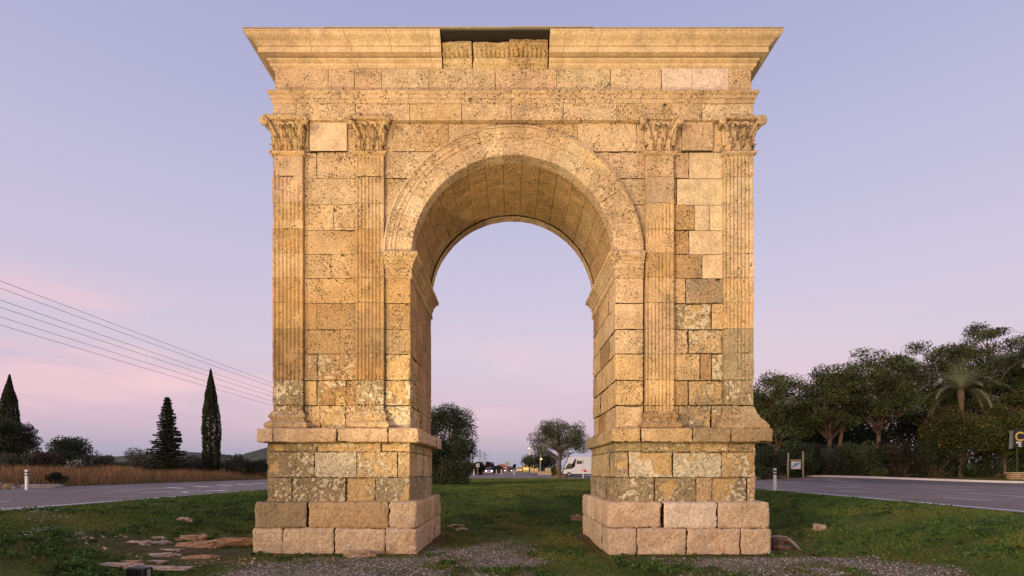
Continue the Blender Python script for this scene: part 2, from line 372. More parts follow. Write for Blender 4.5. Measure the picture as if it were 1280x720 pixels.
for i in range(12):
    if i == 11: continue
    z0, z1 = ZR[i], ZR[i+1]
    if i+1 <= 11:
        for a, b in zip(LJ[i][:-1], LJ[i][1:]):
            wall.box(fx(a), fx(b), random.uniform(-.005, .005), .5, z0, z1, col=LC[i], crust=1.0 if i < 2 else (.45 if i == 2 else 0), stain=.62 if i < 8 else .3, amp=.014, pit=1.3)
        js = RJ[i]
        for k, (a, b) in enumerate(zip(js[:-1], js[1:])):
            c = RC[i][k]; sm = c == 'pale'
            (repair if sm else wall).box(fx(a), fx(b), random.uniform(-.02, .008) if not sm else .012, .5, z0, z1, gap=.004, r=.016 if not sm else .006, col=c, crust=.7 if (c == 'crust' or (c == 'grey' and i < 4)) else 0,
                     stain=.1 if sm else .4, amp=.003 if sm else .018, pit=.12 if sm else 1.15)
# row of blocks between and beside the capitals
z0, z1 = ZR[11], ZR[12]
for a, b, c, pr, sm in ((343, 386, 'peach', .0, 0), (388, 434.5, 'pale', -.055, 1), (434.5, 491, 'peach', .0, 0), (491, 560, 'gold', -.02, 0), (560, 641, 'peach', .0, 0), (641, 722, 'gold', .0, 0),
                       (722, 796, 'peach', -.02, 0), (796, 852, 'peach', .0, 0), (852, 890.5, 'peach', -.06, 0), (890.5, 940, 'peach', .0, 0)):
    (repair if sm else wall).box(fx(a), fx(b), pr, .5, z0 if not sm else z0-.01, z1, faces='FLR', col=c, keepf=notin, stain=.3 if not sm else .1, amp=.012 if not sm else .006, pit=1.1 if not sm else .15)
# spandrels
for i in range(7, 11):
    z0, z1 = ZR[i], ZR[i+1]
    for a, b, c in ((481, (540 if i < 9 else 585)+random.uniform(-10, 10), 'peach'), ((744 if i < 9 else 697)+random.uniform(-10, 10), 807, 'peach')):
        h = 515 if i < 9 else None
        wall.box(fx(a), fx(b), random.uniform(-.01, .01), .5, z0, z1, col=['gold', 'peach', 'peach', 'peach', 'peach'][(i+int(a)) % 5], keepf=notin, stain=.35, amp=.012, pit=1.15)
# back wall and outer side walls, coarser
for i in range(12):
    z0, z1 = ZR[i], ZR[i+1]; x = CXA-HW+.7
    while x < CXA+HW-.7:
        w = random.uniform(.8, 1.7); x1 = min(x+w, CXA+HW-.7)
        a, b = x, x1
        if i < 7:
            if a < XL+.6 and b > XL-.6: b = min(b, XL-.62)
            if a < XR+.6 and b > XR-.6: a = max(a, XR+.62)
            if (a > XL-.62 and b < XR+.62) or b-a < .1: x = x1; continue
        wall.box(a, b, D-.5, D+random.uniform(-.01, .01), z0, z1, faces='K', res=.06, col=random.choice(['gold', 'peach', 'brown']), keepf=notin, pit=.6)
        x = x1
    for sx, X in ((-1, CXA-HW+.06), (1, CXA+HW-.06)):
        for a, b in ((.7, 1.5+.4*(i % 2)), (1.5+.4*(i % 2), D-.7)):
            wall.box(X if sx < 0 else X-.5, X+.5 if sx < 0 else X, a, b, z0, z1, faces='L' if sx < 0 else 'R', res=.05, col=random.choice(['gold', 'peach']), pit=.6)
wall.build('wall', arch); repair.build('restored_block', arch, M_REP)
# ---- passage walls (front strips, reveals, back strips)
for side in (0, 1):
    pw = Stone()
    for i in range(7):
        z0, z1 = ZR[i], ZR[i+1]
        a = [1.35, .85, 1.2, .75, 1.4, .9, 1.2][i]; b = [2.35, 2.1, 2.5, 1.95, 2.3, 2.2, 2.4][i]
        ys = [0, a, b, D]
        for k in range(3):
            f = 'FRL'[0:1] if k == 0 else ('K' if k == 2 else '')
            pr = random.uniform(-.012, .012) if side == 0 else random.uniform(-.018, .008)
            y0, y1 = ys[k]+(0.004 if k else pr), ys[k+1]-(.004 if k < 2 else 0)
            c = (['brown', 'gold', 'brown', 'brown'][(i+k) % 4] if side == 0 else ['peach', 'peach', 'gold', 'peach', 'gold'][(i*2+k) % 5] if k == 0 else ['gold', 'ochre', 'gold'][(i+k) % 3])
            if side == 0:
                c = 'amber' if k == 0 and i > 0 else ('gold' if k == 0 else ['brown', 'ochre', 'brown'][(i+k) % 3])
                x0, x1 = (fx(481), XL) if k != 1 else (XL-.6, XL)
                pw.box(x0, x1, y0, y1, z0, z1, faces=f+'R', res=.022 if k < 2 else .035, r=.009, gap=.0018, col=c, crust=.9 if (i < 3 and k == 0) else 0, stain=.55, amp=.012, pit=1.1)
            else:
                x0, x1 = (XR, fx(804.5)) if k != 1 else (XR, XR+.6)
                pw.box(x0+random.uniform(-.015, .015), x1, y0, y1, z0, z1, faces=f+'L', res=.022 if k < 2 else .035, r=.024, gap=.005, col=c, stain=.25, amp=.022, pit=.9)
    pw.build('passage_wall', arch)
# ---- vault and archivolts
def ring(name, yf, sgn):
    g = Stone(); n = 17
    pr = [(RO, .06), (RO, -.105), (RO-.045, -.115), (RO-.05, -.09), (RO-.085, -.075), (RO-.10, -.06), (RO-.17, -.058), (RO-.172, -.04), (RO-.26, -.038), (RO-.262, -.018), (RI+.03, -.016), (RI+.008, -.012), (RI, .01), (RI, .33)]
    pp = [pr[0]]
    for a, b in zip(pr[:-1], pr[1:]):
        k = max(int(math.hypot(b[0]-a[0], b[1]-a[1])/.02), 1)
        for j in range(1, k+1): t = j/k; pp.append((a[0]*(1-t)+b[0]*t, a[1]*(1-t)+b[1]*t))
    pp = np.array(pp)
    for k in range(n):
        a0 = math.pi*k/n-(.02 if k == 0 else 0); a1 = math.pi*(k+1)/n+(.02 if k == n-1 else 0)
        jp = random.uniform(-.006, .006); th = np.concatenate([[a0+.0004, a0+.0012], np.linspace(a0+.003, a1-.003, 26), [a1-.0012, a1-.0004]])
        sh = np.zeros(len(th)); sh[0] = sh[-1] = .025; sh[1] = sh[-2] = .003
        Rr = pp[None, :, 0]+0*th[:, None]; Y = pp[None, :, 1]+0*th[:, None]
        soff = (np.arange(len(pp)) > len(pp)-18)[None, :]
        Rr = Rr+np.where(soff, sh[:, None]-jp*.5, 0); Y = Y+np.where(soff, 0, sh[:, None]+jp)
        P = np.stack([CXA+Rr*np.cos(th)[:, None], yf+sgn*Y, ZC+Rr*np.sin(th)[:, None]], -1)
        du = np.gradient(P, axis=0); dv = np.gradient(P, axis=1); N = np.cross(du, dv); N /= np.linalg.norm(N, axis=-1, keepdims=True)+1e-9
        if N[:, len(pp)//2, 1].mean()*sgn > 0: N = -N; P = P[::-1]; N = N[::-1]
        g.grid(P, N, amp=.014, pit=1.1, col=random.choice(['peach', 'peach', 'peach', 'pale']), stain=.28, jit=.06)
    g.build(name, arch, None, False)
ring('archivolt', 0.0, 1); ring('archivolt', D, -1)
g = Stone(); n = 17
for k in range(n):
    a0, a1 = math.pi*k/n, math.pi*(k+1)/n
    js = [.33, 1.1+.3*random.random(), D-.33] if k % 2 else [.33, .85+.2*random.random(), 1.9+.3*random.random(), D-.33]
    if k in (7, 8): js = [.33, 1.45, D-.33]
    for y0, y1 in zip(js[:-1], js[1:]):
        th = np.concatenate([[a0, a0+.0015], np.linspace(a0+.004, a1-.004, 16), [a1-.0015, a1]]); ys = np.concatenate([[y0, y0+.004], np.linspace(y0+.01, y1-.01, int((y1-y0)/.035)), [y1-.004, y1]])
        jp = random.uniform(-.006, .007); e1 = np.zeros(len(th)); e1[0] = e1[-1] = .05; e1[1] = e1[-2] = .006; e2 = np.zeros(len(ys)); e2[0] = e2[-1] = .015; e2[1] = e2[-2] = .003
        Rr = RI+.03+jp+np.maximum(e1[:, None], e2[None, :])
        P = np.stack([CXA+Rr*np.cos(th)[:, None], ys[None, :]+0*Rr, ZC+Rr*np.sin(th)[:, None]], -1)
        N = np.stack([-np.cos(th)[:, None]+0*Rr, 0*Rr, -np.sin(th)[:, None]+0*Rr], -1)
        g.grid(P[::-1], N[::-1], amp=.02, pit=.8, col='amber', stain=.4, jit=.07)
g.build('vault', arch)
# ---- imposts
zi0, zi1 = fz(348), fz(317.5)
ip = [(0, zi0-.02), (.035, zi0), (.045, zi0+.035), (.03, zi0+.06), (.03, zi0+.2), (.055, zi0+.215), (.06, zi0+.30), (.085, zi0+.32), (.10, zi0+.37), (.13, zi0+.40), (.14, zi0+.425), (.175, zi0+.45), (.195, zi0+.47),
      (.20, zi1-.03), (.18, zi1), (.0, zi1+.012), (-.3, zi1+.014)]
for side in (0, 1):
    g = Stone()
    path = [(fx(481), 0), (XL, 0), (XL, D), (fx(481), D)] if side == 0 else [(fx(804), 0), (XR, 0), (XR, D), (fx(804), D)]
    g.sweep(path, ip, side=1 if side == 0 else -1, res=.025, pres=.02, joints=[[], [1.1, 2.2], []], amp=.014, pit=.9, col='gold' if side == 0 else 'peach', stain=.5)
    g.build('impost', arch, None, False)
# ---- pilasters
def flute_front(x0, x1, zlo, zhi, n=7, ax=0):
    w = (x1-x0); m = .035; pit = (w-2*m)/n
    def f(p):
        u = (p[..., ax]-x0-m)/pit; k = np.floor(u); t = (u-k-.5)/.41
        d = .040*np.clip(1-t*t, 0, 1)**.5; d[(k < 0) | (k >= n)] = 0
        return d*sstep((p[..., 2]-zlo)/.04)*sstep((zhi-p[..., 2])/.04)
    return f
def leafbump(p, cx, hw, z0, z1):
    v = (p[..., 2]-z0)/(z1-z0); out = np.zeros(v.shape)
    for zc, hh, cnt, ph in ((.0, .42, 3, 0), (.26, .46, 2, 1), (.26, .46, 4, 1)):
        vv = (v-zc)/hh
        u = (p[..., 0]-cx)/hw; un = u*cnt/2+(.5 if ph else 0); fr = un-np.floor(un)-.5
        wd = .46*np.sqrt(np.clip(1-np.clip(vv, 0, 1)**2.5*.8, 0, 1)); lob = 1-.25*np.abs(np.sin(vv*14))
        s_ = np.clip(1-(np.abs(fr)/(wd*lob+1e-6))**2, 0, 1)*((vv > 0) & (vv < 1))
        out = np.maximum(out, s_*(.02+.075*np.clip(vv, 0, 1)**3)+.015*s_*(np.abs(fr) < .03))
    return out
ZCAP0, ZCAP1 = fz(196), fz(151)
def pilaster(px0, px1, outer, rowcols, wears, capcol, back=False, baseworn=False):
    root = Stone(); x0, x1 = fx(px0), fx(px1)
    yf = -.10; yb = .6
    rows = ZR[:12]; rows = rows[:-1]+[ZCAP0]
    for i in range(11):
        z0, z1 = rows[i], rows[i+1]
        if i == 0: z0 = z0+.02
        fl = {'F': flute_front(x0, x1, rows[0]+.42, rows[-1]-.05)}; faces = 'F'
        if outer: faces += 'LR'; fl['L' if outer < 0 else 'R'] = flute_front(yf, .72, rows[0]+.42, rows[-1]-.05, 7, 1)
        else: faces += 'LR'
        dx = random.uniform(-.01, .01); w = wears[i]
        yb2 = .72 if outer else .3
        kw = dict(res=(.011, .011 if outer else .03, .03), r=.006 if w < .6 else .022, gap=.0012, col=rowcols[i], wear=w, amp=.008+.012*w, chip=.25+.8*w, pit=.4+.5*w, stain=.35, crust=.9 if rowcols[i] == 'crust' or (i < 2 and px0 < 600) else 0)
        if back: root.box(x0, x1, D-.3 if not outer else D-.72, D+.1, z0, z1, faces='K'+faces[1:], flute={'K': fl['F']}, **{**kw, 'res': .03})
        else: root.box(x0+(dx if outer < 0 else 0), x1+(dx if outer > 0 else 0), yf, yb2, z0, z1, faces=faces, flute=fl, **kw)
    sh = root.build('pilaster', arch)
    # capital: bell, two tiers of acanthus leaves, corner volutes, abacus
    c = Stone(); cx = (x0+x1)/2; hw = (x1-x0)/2; h = ZCAP1-ZCAP0
    def warp(p):
        p = p.copy(); v = np.clip((p[..., 2]-ZCAP0)/h, 0, 1.05); fl = -.03+.13*np.clip(v, 0, 1)**3
        fr = p[..., 1] < .1 if not back else p[..., 1] > D-.1
        p[..., 1] = np.where(fr, p[..., 1]-(1 if not back else -1)*fl, p[..., 1])
        sgn = np.sign(p[..., 0]-cx); e = np.clip((np.abs(p[..., 0]-cx)/hw-.55)/.45, 0, 1); p[..., 0] = p[..., 0]+sgn*e*fl
        return p
    y0, y1 = (-.10, .5) if not back else (D-.5, D+.10)
    c.box(x0, x1, y0, y1, ZCAP0+.05, ZCAP1-.09, faces=('F' if not back else 'K')+'LR', res=(.02 if not back else .05), r=.03, gap=0, warp=warp, col=capcol, amp=.03, pit=1.2, stain=.5)
    c.box(x0-(.17 if outer < 0 else .09), x1+(.17 if outer > 0 else .09), y0-.12 if not back else y0, y1 if not back else y1+.10, ZCAP1-.10, ZCAP1+.012, faces=('F' if not back else 'K')+'LRB', res=(.02 if not back else .05), r=.03, gap=0, col=capcol, amp=.04, pit=1.0, stain=.4)
    def leaf(base, out, wid, hh, curl, nl=5):
        # base point, outward unit vector, half width, height, outward curl
        nu, nv = (17, 19) if not back else (7, 9); base = np.array(base, float); out = np.array(out, float); sd = np.array([-out[1], out[0], 0.0]); out = np.array([out[0], out[1], 0.0])
        v = np.linspace(0, 1, nv); u = np.linspace(-1, 1, nu); a = curl*(1 if outer else .5)
        o_ = .02+.04*v+a*np.clip((v-.45)/.55, 0, 1)**2*1.0; z_ = hh*(v-.20*np.clip((v-.8)/.2, 0, 1)**2)
        wd = wid*np.interp(v, [0, .25, .6, .85, 1], [.75, .95, 1.0, .75, .30])*(1-.20*np.abs(np.sin(v*math.pi*nl)))
        U, V_ = np.meshgrid(u, v, indexing='ij')
        rib = .030*(1-np.abs(U))**2-.055*U**2+.012*np.cos(U*math.pi*3)+.02*np.abs(np.sin(V_*math.pi*nl+np.abs(U)*2))*np.abs(U)
        P = base[None, None]+sd*(U*wd[None, :])[..., None]+out*(o_[None, :]+rib)[..., None]+np.array([0, 0, 1.0])*(z_[None, :]-.05*np.abs(U)*hh*V_)[..., None]
        du = np.gradient(P, axis=0); dv = np.gradient(P, axis=1); N = np.cross(du, dv); N /= np.linalg.norm(N, axis=-1, keepdims=True)+1e-9
        if (N@out).mean() < 0: N = -N; P = P[::-1]; N = N[::-1]
        c.grid(P, N, amp=.020 if outer else .045, pit=1.1, col=capcol, stain=.45, jit=.05)
    sy = -1 if not back else 1; yb_ = y0+.01 if not back else y1-.01
    for k in (-1, 0, 1): leaf((cx+k*hw*.64, yb_, ZCAP0+.05), (0, sy), hw*.31, h*.40, .11)
    for k in (-1.05, -.34, .34, 1.05): leaf((cx+k*hw*.86, yb_-sy*.01, ZCAP0+.06+h*.16), (0 if abs(k) < 1 else .5*np.sign(k), sy*(1 if abs(k) < 1 else .866)), hw*.26, h*.50, .15)
    for sx in (-1, 1):
        if outer == sx or not outer:
            for q in (0, 1, 2)[:3 if outer == sx else 1]: leaf((cx+sx*hw, (yb_-sy*(.14+.24*q)), ZCAP0+.05), (sx, 0), .08, h*.40, .035)
            for q in (0, 1)[:2 if outer == sx else 1]: leaf((cx+sx*hw, (yb_-sy*(.24+.24*q)), ZCAP0+.05+h*.2), (sx, 0), .08, h*.48, .05)
        # inner helices meeting under the abacus
        t = np.linspace(0, 1, 16); an = t*4.2; r_ = .085*(1-t*.7); hxp = np.stack([cx+sx*(.10-.0*t)+sx*(-r_*np.cos(an))+sx*.03, np.full(16, yb_+sy*.10), ZCAP1-.24+r_*np.sin(an)], 1); c.tube(hxp, np.linspace(.04, .022, 16), n=8, col=capcol, amp=.012, pit=.6, stain=.4)
        # corner volutes: a stalk rising outwards and rolling under the abacus corner
        big = .85 if outer == sx else .6; X = cx+sx*(hw+.02); t = np.linspace(0, 1, 34); st_ = t < .45; ts = np.clip(t/.45, 0, 1); tr = np.clip((t-.45)/.55, 0, 1); an = -.6+tr*6.8; r_ = .10*big*(1-.62*tr)
        vx = X+sx*(.11*big); vz = ZCAP1-.17
        sx0, sz0 = vx+sx*(-r_*np.sin(-.6))*0, 0
        px_ = np.where(st_, (X-sx*.12)*(1-ts)+(vx-sx*.0)*ts+0*t, vx+sx*r_*np.sin(an+.6)); pz_ = np.where(st_, (ZCAP0+.46*h)*(1-ts**.8)+(vz+.10*big)*ts**.8, vz+r_*np.cos(an+.6))
        py_ = np.where(st_, yb_+sy*(.03+.13*ts), yb_+sy*.16)
        c.tube(np.stack([px_, py_, pz_], 1), np.where(st_, .032+.022*ts, .054-.02*tr)*(.8+.2*big), n=9, col=capcol, amp=.012, pit=.6, stain=.45)
        c.tube(np.array([[vx, yb_-sy*.05, vz], [vx, yb_+sy*.10, vz], [vx, yb_+sy*.19, vz], [vx, yb_+sy*.215, vz]]), [.085*big, .085*big, .055*big, .01], n=14, col=capcol, amp=.02, pit=.6, stain=.45)
    # astragal below, abacus horns and volutes at the corners
    ya = y0 if not back else y1
    ast = [(-.02, ZCAP0-.03), (.02, ZCAP0-.025), (.055, ZCAP0+.005), (.07, ZCAP0+.03), (.05, ZCAP0+.055), (0, ZCAP0+.07)]
    if back: pass
    elif outer < 0: c.sweep([(x0, .7), (x0, -.10), (x1, -.10), (x1, .0)], ast, side=1, res=.03, pres=.015, amp=.012, pit=.4, col=capcol)
    elif outer > 0: c.sweep([(x0, .0), (x0, -.10), (x1, -.10), (x1, .7)], ast, side=1, res=.03, pres=.015, amp=.012, pit=.4, col=capcol)
    else: c.sweep([(x0, .0), (x0, -.10), (x1, -.10), (x1, .0)], ast, side=1, res=.03, pres=.015, amp=.012, pit=.4, col=capcol)
    c.build('capital', sh)
    # base mouldings
    b = Stone(); zb = 2.846
    bp = [(.0, zb+.42), (.02, zb+.40), (.03, zb+.36), (.06, zb+.33), (.075, zb+.29), (.06, zb+.25), (.035, zb+.235), (.04, zb+.20), (.09, zb+.17), (.13, zb+.13), (.145, zb+.085), (.13, zb+.04), (.10, zb)]
    if baseworn: bp = [(.0, zb+.52), (.03, zb+.45), (.06, zb+.36), (.09, zb+.30), (.10, zb+.26), (.13, zb+.22), (.18, zb+.16), (.22, zb+.1), (.25, zb+.04), (.24, zb)]
    yF = -.10 if not back else D+.10; yI = 0.0 if not back else D; yO = .7 if not back else D-.7
    pL = (x0, yO if outer < 0 else yI); pR = (x1, yO if outer > 0 else yI)
    b.sweep([pL, (x0, yF), (x1, yF), pR], bp, side=1 if not back else -1, res=.025, pres=.02, amp=.028 if not baseworn else .04, pit=.9, col='gold' if px0 < 600 else ('brown' if not outer else 'crust'), stain=.5, crust=.3)
    b.build('pilaster_base', sh, None, False)
up = ['peach']*4
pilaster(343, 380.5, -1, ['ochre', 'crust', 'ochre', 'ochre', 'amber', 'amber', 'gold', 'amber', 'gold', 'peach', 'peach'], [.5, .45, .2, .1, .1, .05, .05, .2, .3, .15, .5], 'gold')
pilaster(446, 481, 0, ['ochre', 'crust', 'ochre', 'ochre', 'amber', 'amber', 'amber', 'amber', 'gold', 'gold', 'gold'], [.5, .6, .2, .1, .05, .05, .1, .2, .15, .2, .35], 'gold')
pilaster(806, 841, 0, ['gold', 'gold', 'gold', 'peach', 'peach', 'gold', 'amber', 'gold', 'gold', 'peach', 'peach'], [.25, .25, .2, .2, .15, .35, .4, .4, .45, .45, .6], 'peach')
pilaster(903, 939.5, 1, ['crust', 'crust', 'grey', 'grey', 'gold', 'gold', 'pale', 'pale', 'pale', 'pale', 'peach'], [.8, .75, .5, .35, .3, .3, .0, .0, .0, .0, .05], 'peach', baseworn=True)
for a, b, o in ((343, 380.5, -1), (446, 481, 0), (806, 841, 0), (903, 939.5, 1)):
    pilaster(a, b, o, ['gold']*11, [.3]*11, 'gold', back=True)
# ---- entablature
za0, za1, zf1 = fz(154.5), fz(121), 11.235
X0, X1 = CXA-HW, CXA+HW
yA = -.12
news = []
def course(st, js, cols, z0, z1, y, prof=None, X0=X0, X1=X1, **kw):
    for k, (a, b) in enumerate(zip(js[:-1], js[1:])):
        f = 'FTB'
        if k == 0: f += 'L'
        if k == len(js)-2: f += 'R'
        c = cols[k % len(cols)]; k2 = dict(kw)
        if c == 'new': k2.update(amp=.001, pit=0, stain=0, r=.004)
        tg = Stone() if c == 'new' else st
        if c == 'new': news.append(tg)
        tg.box(a, b, y+random.uniform(-.006, .006), .9, z0, z1, faces=f, col=c, **k2)
A = Stone()
js = [CXA-HW]+[fx(v, yA) for v in (370, 444, 512, 577, 639, 704, 771, 840, 877)]+[CXA+HW]
course(A, js, ['peach', 'peach', 'peach', 'gold', 'peach', 'peach', 'peach', 'gold', 'peach', 'pale'], za0, za1-.24, yA, amp=.010, pit=1.2, stain=.25)
amp_ = [(.0, za1-.25), (.02, za1-.24), (.022, za1-.16), (.045, za1-.15), (.05, za1-.075), (.075, za1-.06), (.105, za1-.02), (.10, za1), (-.3, za1+.004)]
jl = [j-js[0] for j in js[1:-1]]
pthA = [(X0, D+.12), (X0, yA), (X1, yA), (X1, D+.12)]
A.sweep(pthA, amp_, side=1, res=.022, pres=.018, joints=[[1, 2], jl, [1, 2]], col='peach', amp=.014, pit=1.1, stain=.3)
for sx in (-1, 1):
    for a, b in ((.9, 2.0), (2.0, D+.12)):
        xx = X0 if sx < 0 else X1-.5
        A.box(xx, xx+.5, a, b, za0, za1-.24, faces='L' if sx < 0 else 'R', res=.05, col='peach')
x = X0
while x < X1:
    x2 = min(x+1.3, X1); A.box(x, x2, D-.4, D+.12, za0, za1, faces='KB', res=.06, col='gold'); x = x2
A.build('architrave', arch, None, False)
A = Stone(); yB = -.06
js = [CXA-HW+.02]+[fx(v, yB) for v in (410, 443, 477, 536, 619, 696, 763, 827, 865, 911)]+[CXA+HW-.02]
course(A, js, ['peach', 'peach', 'peach', 'pale', 'peach', 'peach', 'pale', 'pale', 'new', 'new', 'peach'], za1+.005, zf1, yB, amp=.009, pit=.85, stain=.2, r=.012)
for sx in (-1, 1):
    xx = X0+.02 if sx < 0 else X1-.52
    for a, b in ((.9, 2.0), (2.0, D+.06)): A.box(xx, xx+.5, a, b, za1+.005, zf1, faces='L' if sx < 0 else 'R', res=.05, col='peach')
x = X0+.02
while x < X1-.02:
    x2 = min(x+1.3, X1-.02); A.box(x, x2, D-.4, D+.06, za1+.005, zf1, faces='K', res=.06, col='gold'); x = x2
A.build('frieze', arch); [q_.build('restored_block', arch, M_NEW) for q_ in news]
# cornice: restored sections left and right, worn original blocks between them
Cn = Stone()
zc = 11.215
cp = [(-.05, zc), (.03, zc), (.03, zc+.035), (.045, zc+.045), (.085, zc+.075), (.09, zc+.115), (.065, zc+.117), (.065, zc+.13), (.135, zc+.165), (.14, zc+.205), (.11, zc+.207), (.11, zc+.235), (.265, zc+.228), (.275, zc+.225), (.275, zc+.345), (.262, zc+.347), (.262, zc+.358),
      (.285, zc+.362), (.295, zc+.372), (.32, zc+.40), (.36, zc+.43), (.41, zc+.455), (.45, zc+.48), (.475, zc+.51), (.485, zc+.53), (.50, zc+.533), (.50, zc+.565), (.0, zc+.57), (-.6, zc+.575)]
cc = [dict(col=c) for c in ((.62, .455, .27), (.65, .485, .31), (.63, .465, .285), (.66, .495, .325), (.62, .455, .28), (.65, .48, .30))]
xl1, xr0 = fx(551, -.3), fx(687, -.3)
kw = dict(amp=.0015, pit=0, stain=.06, jit=.05, res=.05, pres=.010, cut=.022)
def jf(L, st=.86, ph=.55): return [v for v in np.arange(ph, L-.2, st)]
for pth, sd in (([(X0, D), (X0, 0), (xl1, 0)], 1), ([(X1, D), (X1, 0), (xr0, 0)], -1)):
    pth = [(a, b) for a, b in pth]
    L2 = abs(pth[2][0]-pth[1][0])
    Cn.sweep(pth, cp, side=sd, joints=[jf(D), [v for v in (1.15, 2.0, 2.85, 3.68, 4.42)]], c0=(-1 if sd > 0 else 1, 1), colf=lambda i, a: cc[int(a*7.3+i) % 6], **kw)
Cn.sweep([(X1, D), (X0, D)], cp, side=1, joints=[jf(2*HW)], c0=(1, 1), c1=(-1, 1), colf=lambda i, a: cc[int(a*7.3+i) % 6], **kw)
co = Cn.build('cornice', arch, M_NEW, False)
# flat end faces of the restored sections
for X, sg in ((xl1, 1), (xr0, -1)):
    poly = [(o, z) for o, z in cp[:-2]]+[(-.05, cp[-3][1])]
    V = [(X, -o, z) for o, z in poly]; c0 = (X, .1, zc+.3); n = len(V)
    T = [(n, (k+1) % n, k) for k in range(n)]
    mesh_np('end_face', np.array(V+[c0]), None, simple('cornice_end', (.5, .37, .24)), co, None, False, T)
# worn original blocks
W = Stone()
def wornprof(p):
    z = (p[..., 2]-zc); v = z/.5
    o = np.interp(v, [0, .12, .2, .42, .46, .5, .72, .78, 1], [0, .03, .08, .10, .06, .06, .19, .27, .22])
    dent = ((p[..., 0]*9.5) % 1 > .5) & (z > .235) & (z < .305)
    o = o+.10*dent
    q = p.copy(); q[..., 1] = np.where(p[..., 1] < .2, p[..., 1]-o, p[..., 1]); return q
for a, b, h in ((553.5, 590.5, .50), (591, 637, .485), (637, 684.5, .535)):
    W.box(fx(a, -.1), fx(b, -.1), -.04, .5, zc+.005, zc+h, faces='FTLR', res=(.014, .03, .012), r=.02, warp=wornprof, col='gold', amp=.03, pit=.8, stain=.4)
W.build('worn_cornice_block', arch)
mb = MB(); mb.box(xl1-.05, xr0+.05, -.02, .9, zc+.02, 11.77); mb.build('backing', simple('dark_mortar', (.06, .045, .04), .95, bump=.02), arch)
lead = simple('roof_slab', (.42, .36, .28), .7)
mb = MB(); mb.box(xl1-.02, xr0+.02, -.46, .8, zc+.545, zc+.576, .004); mb.build('void_shade_sheet', simple('void_shade', (.035, .025, .022), .95), arch)  # sheet under the slab, shade of the broken gap put into its near-black colour
mb = MB(); zt = zc+.58
for a, b, dz in ((X0-.505, fx(415), 0), (fx(415)+.002, fx(640), .012), (fx(640)+.002, fx(738), .02), (fx(738)+.002, X1+.505, .002)):
    a2, b2 = a, b
    mb.box(a2, b2, -.505, D+.505, zt+dz, zt+dz+.022, .004)
mb.build('roof_slab', lead, arch)
# ---- pedestals with caps, and plinths
yP, yQ, yC = -.15, -.40, -.40
zp = [fz(628, yP), fz(597, yP), fz(565, yP), 2.53]
def ribbon(st, js, y, depth, z0, z1, xin, xout, side, cols, ysplit, yend, **kw):
    # a course: front blocks, returns along the passage and the outer side, back blocks
    n = len(js)-1
    for k in range(n):
        f = 'FT'; a, b = js[k], js[k+1]; yd = y+.7
        if k == 0: f += 'L'; yd = ysplit[0]
        if k == n-1: f += 'R'; yd = ysplit[0]
        pr = random.uniform(-kw.get('jy', .01), kw.get('jy', .01)); k2 = {q: v for q, v in kw.items() if q not in ('jy', 'cf')}
        if kw.get('cf'): k2.update(kw['cf'](k))
        st.box(a, b, y+pr, yd, z0, z1, faces=f, col=cols[k % len(cols)], **k2)
    xa, xb = js[0], js[-1]; ys = list(ysplit)+[yend]
    k2 = {q: v for q, v in kw.items() if q not in ('jy', 'cf')}; k2['res'] = .03
    for a, b in zip(ys[:-1], ys[1:]):
        e = 'K' if b == yend else ''
        st.box(xa+random.uniform(-.01, .01), xa+.6, a, b, z0, z1, faces='LT'+e, col=random.choice(cols), **k2)
        st.box(xb-.6, xb+random.uniform(-.01, .01), a, b, z0, z1, faces='RT'+e, col=random.choice(cols), **k2)
    st.box(xa+.6, xb-.6, yend-.5, yend, z0, z1, faces='K', col=cols[0], **{**k2, 'res': .06})
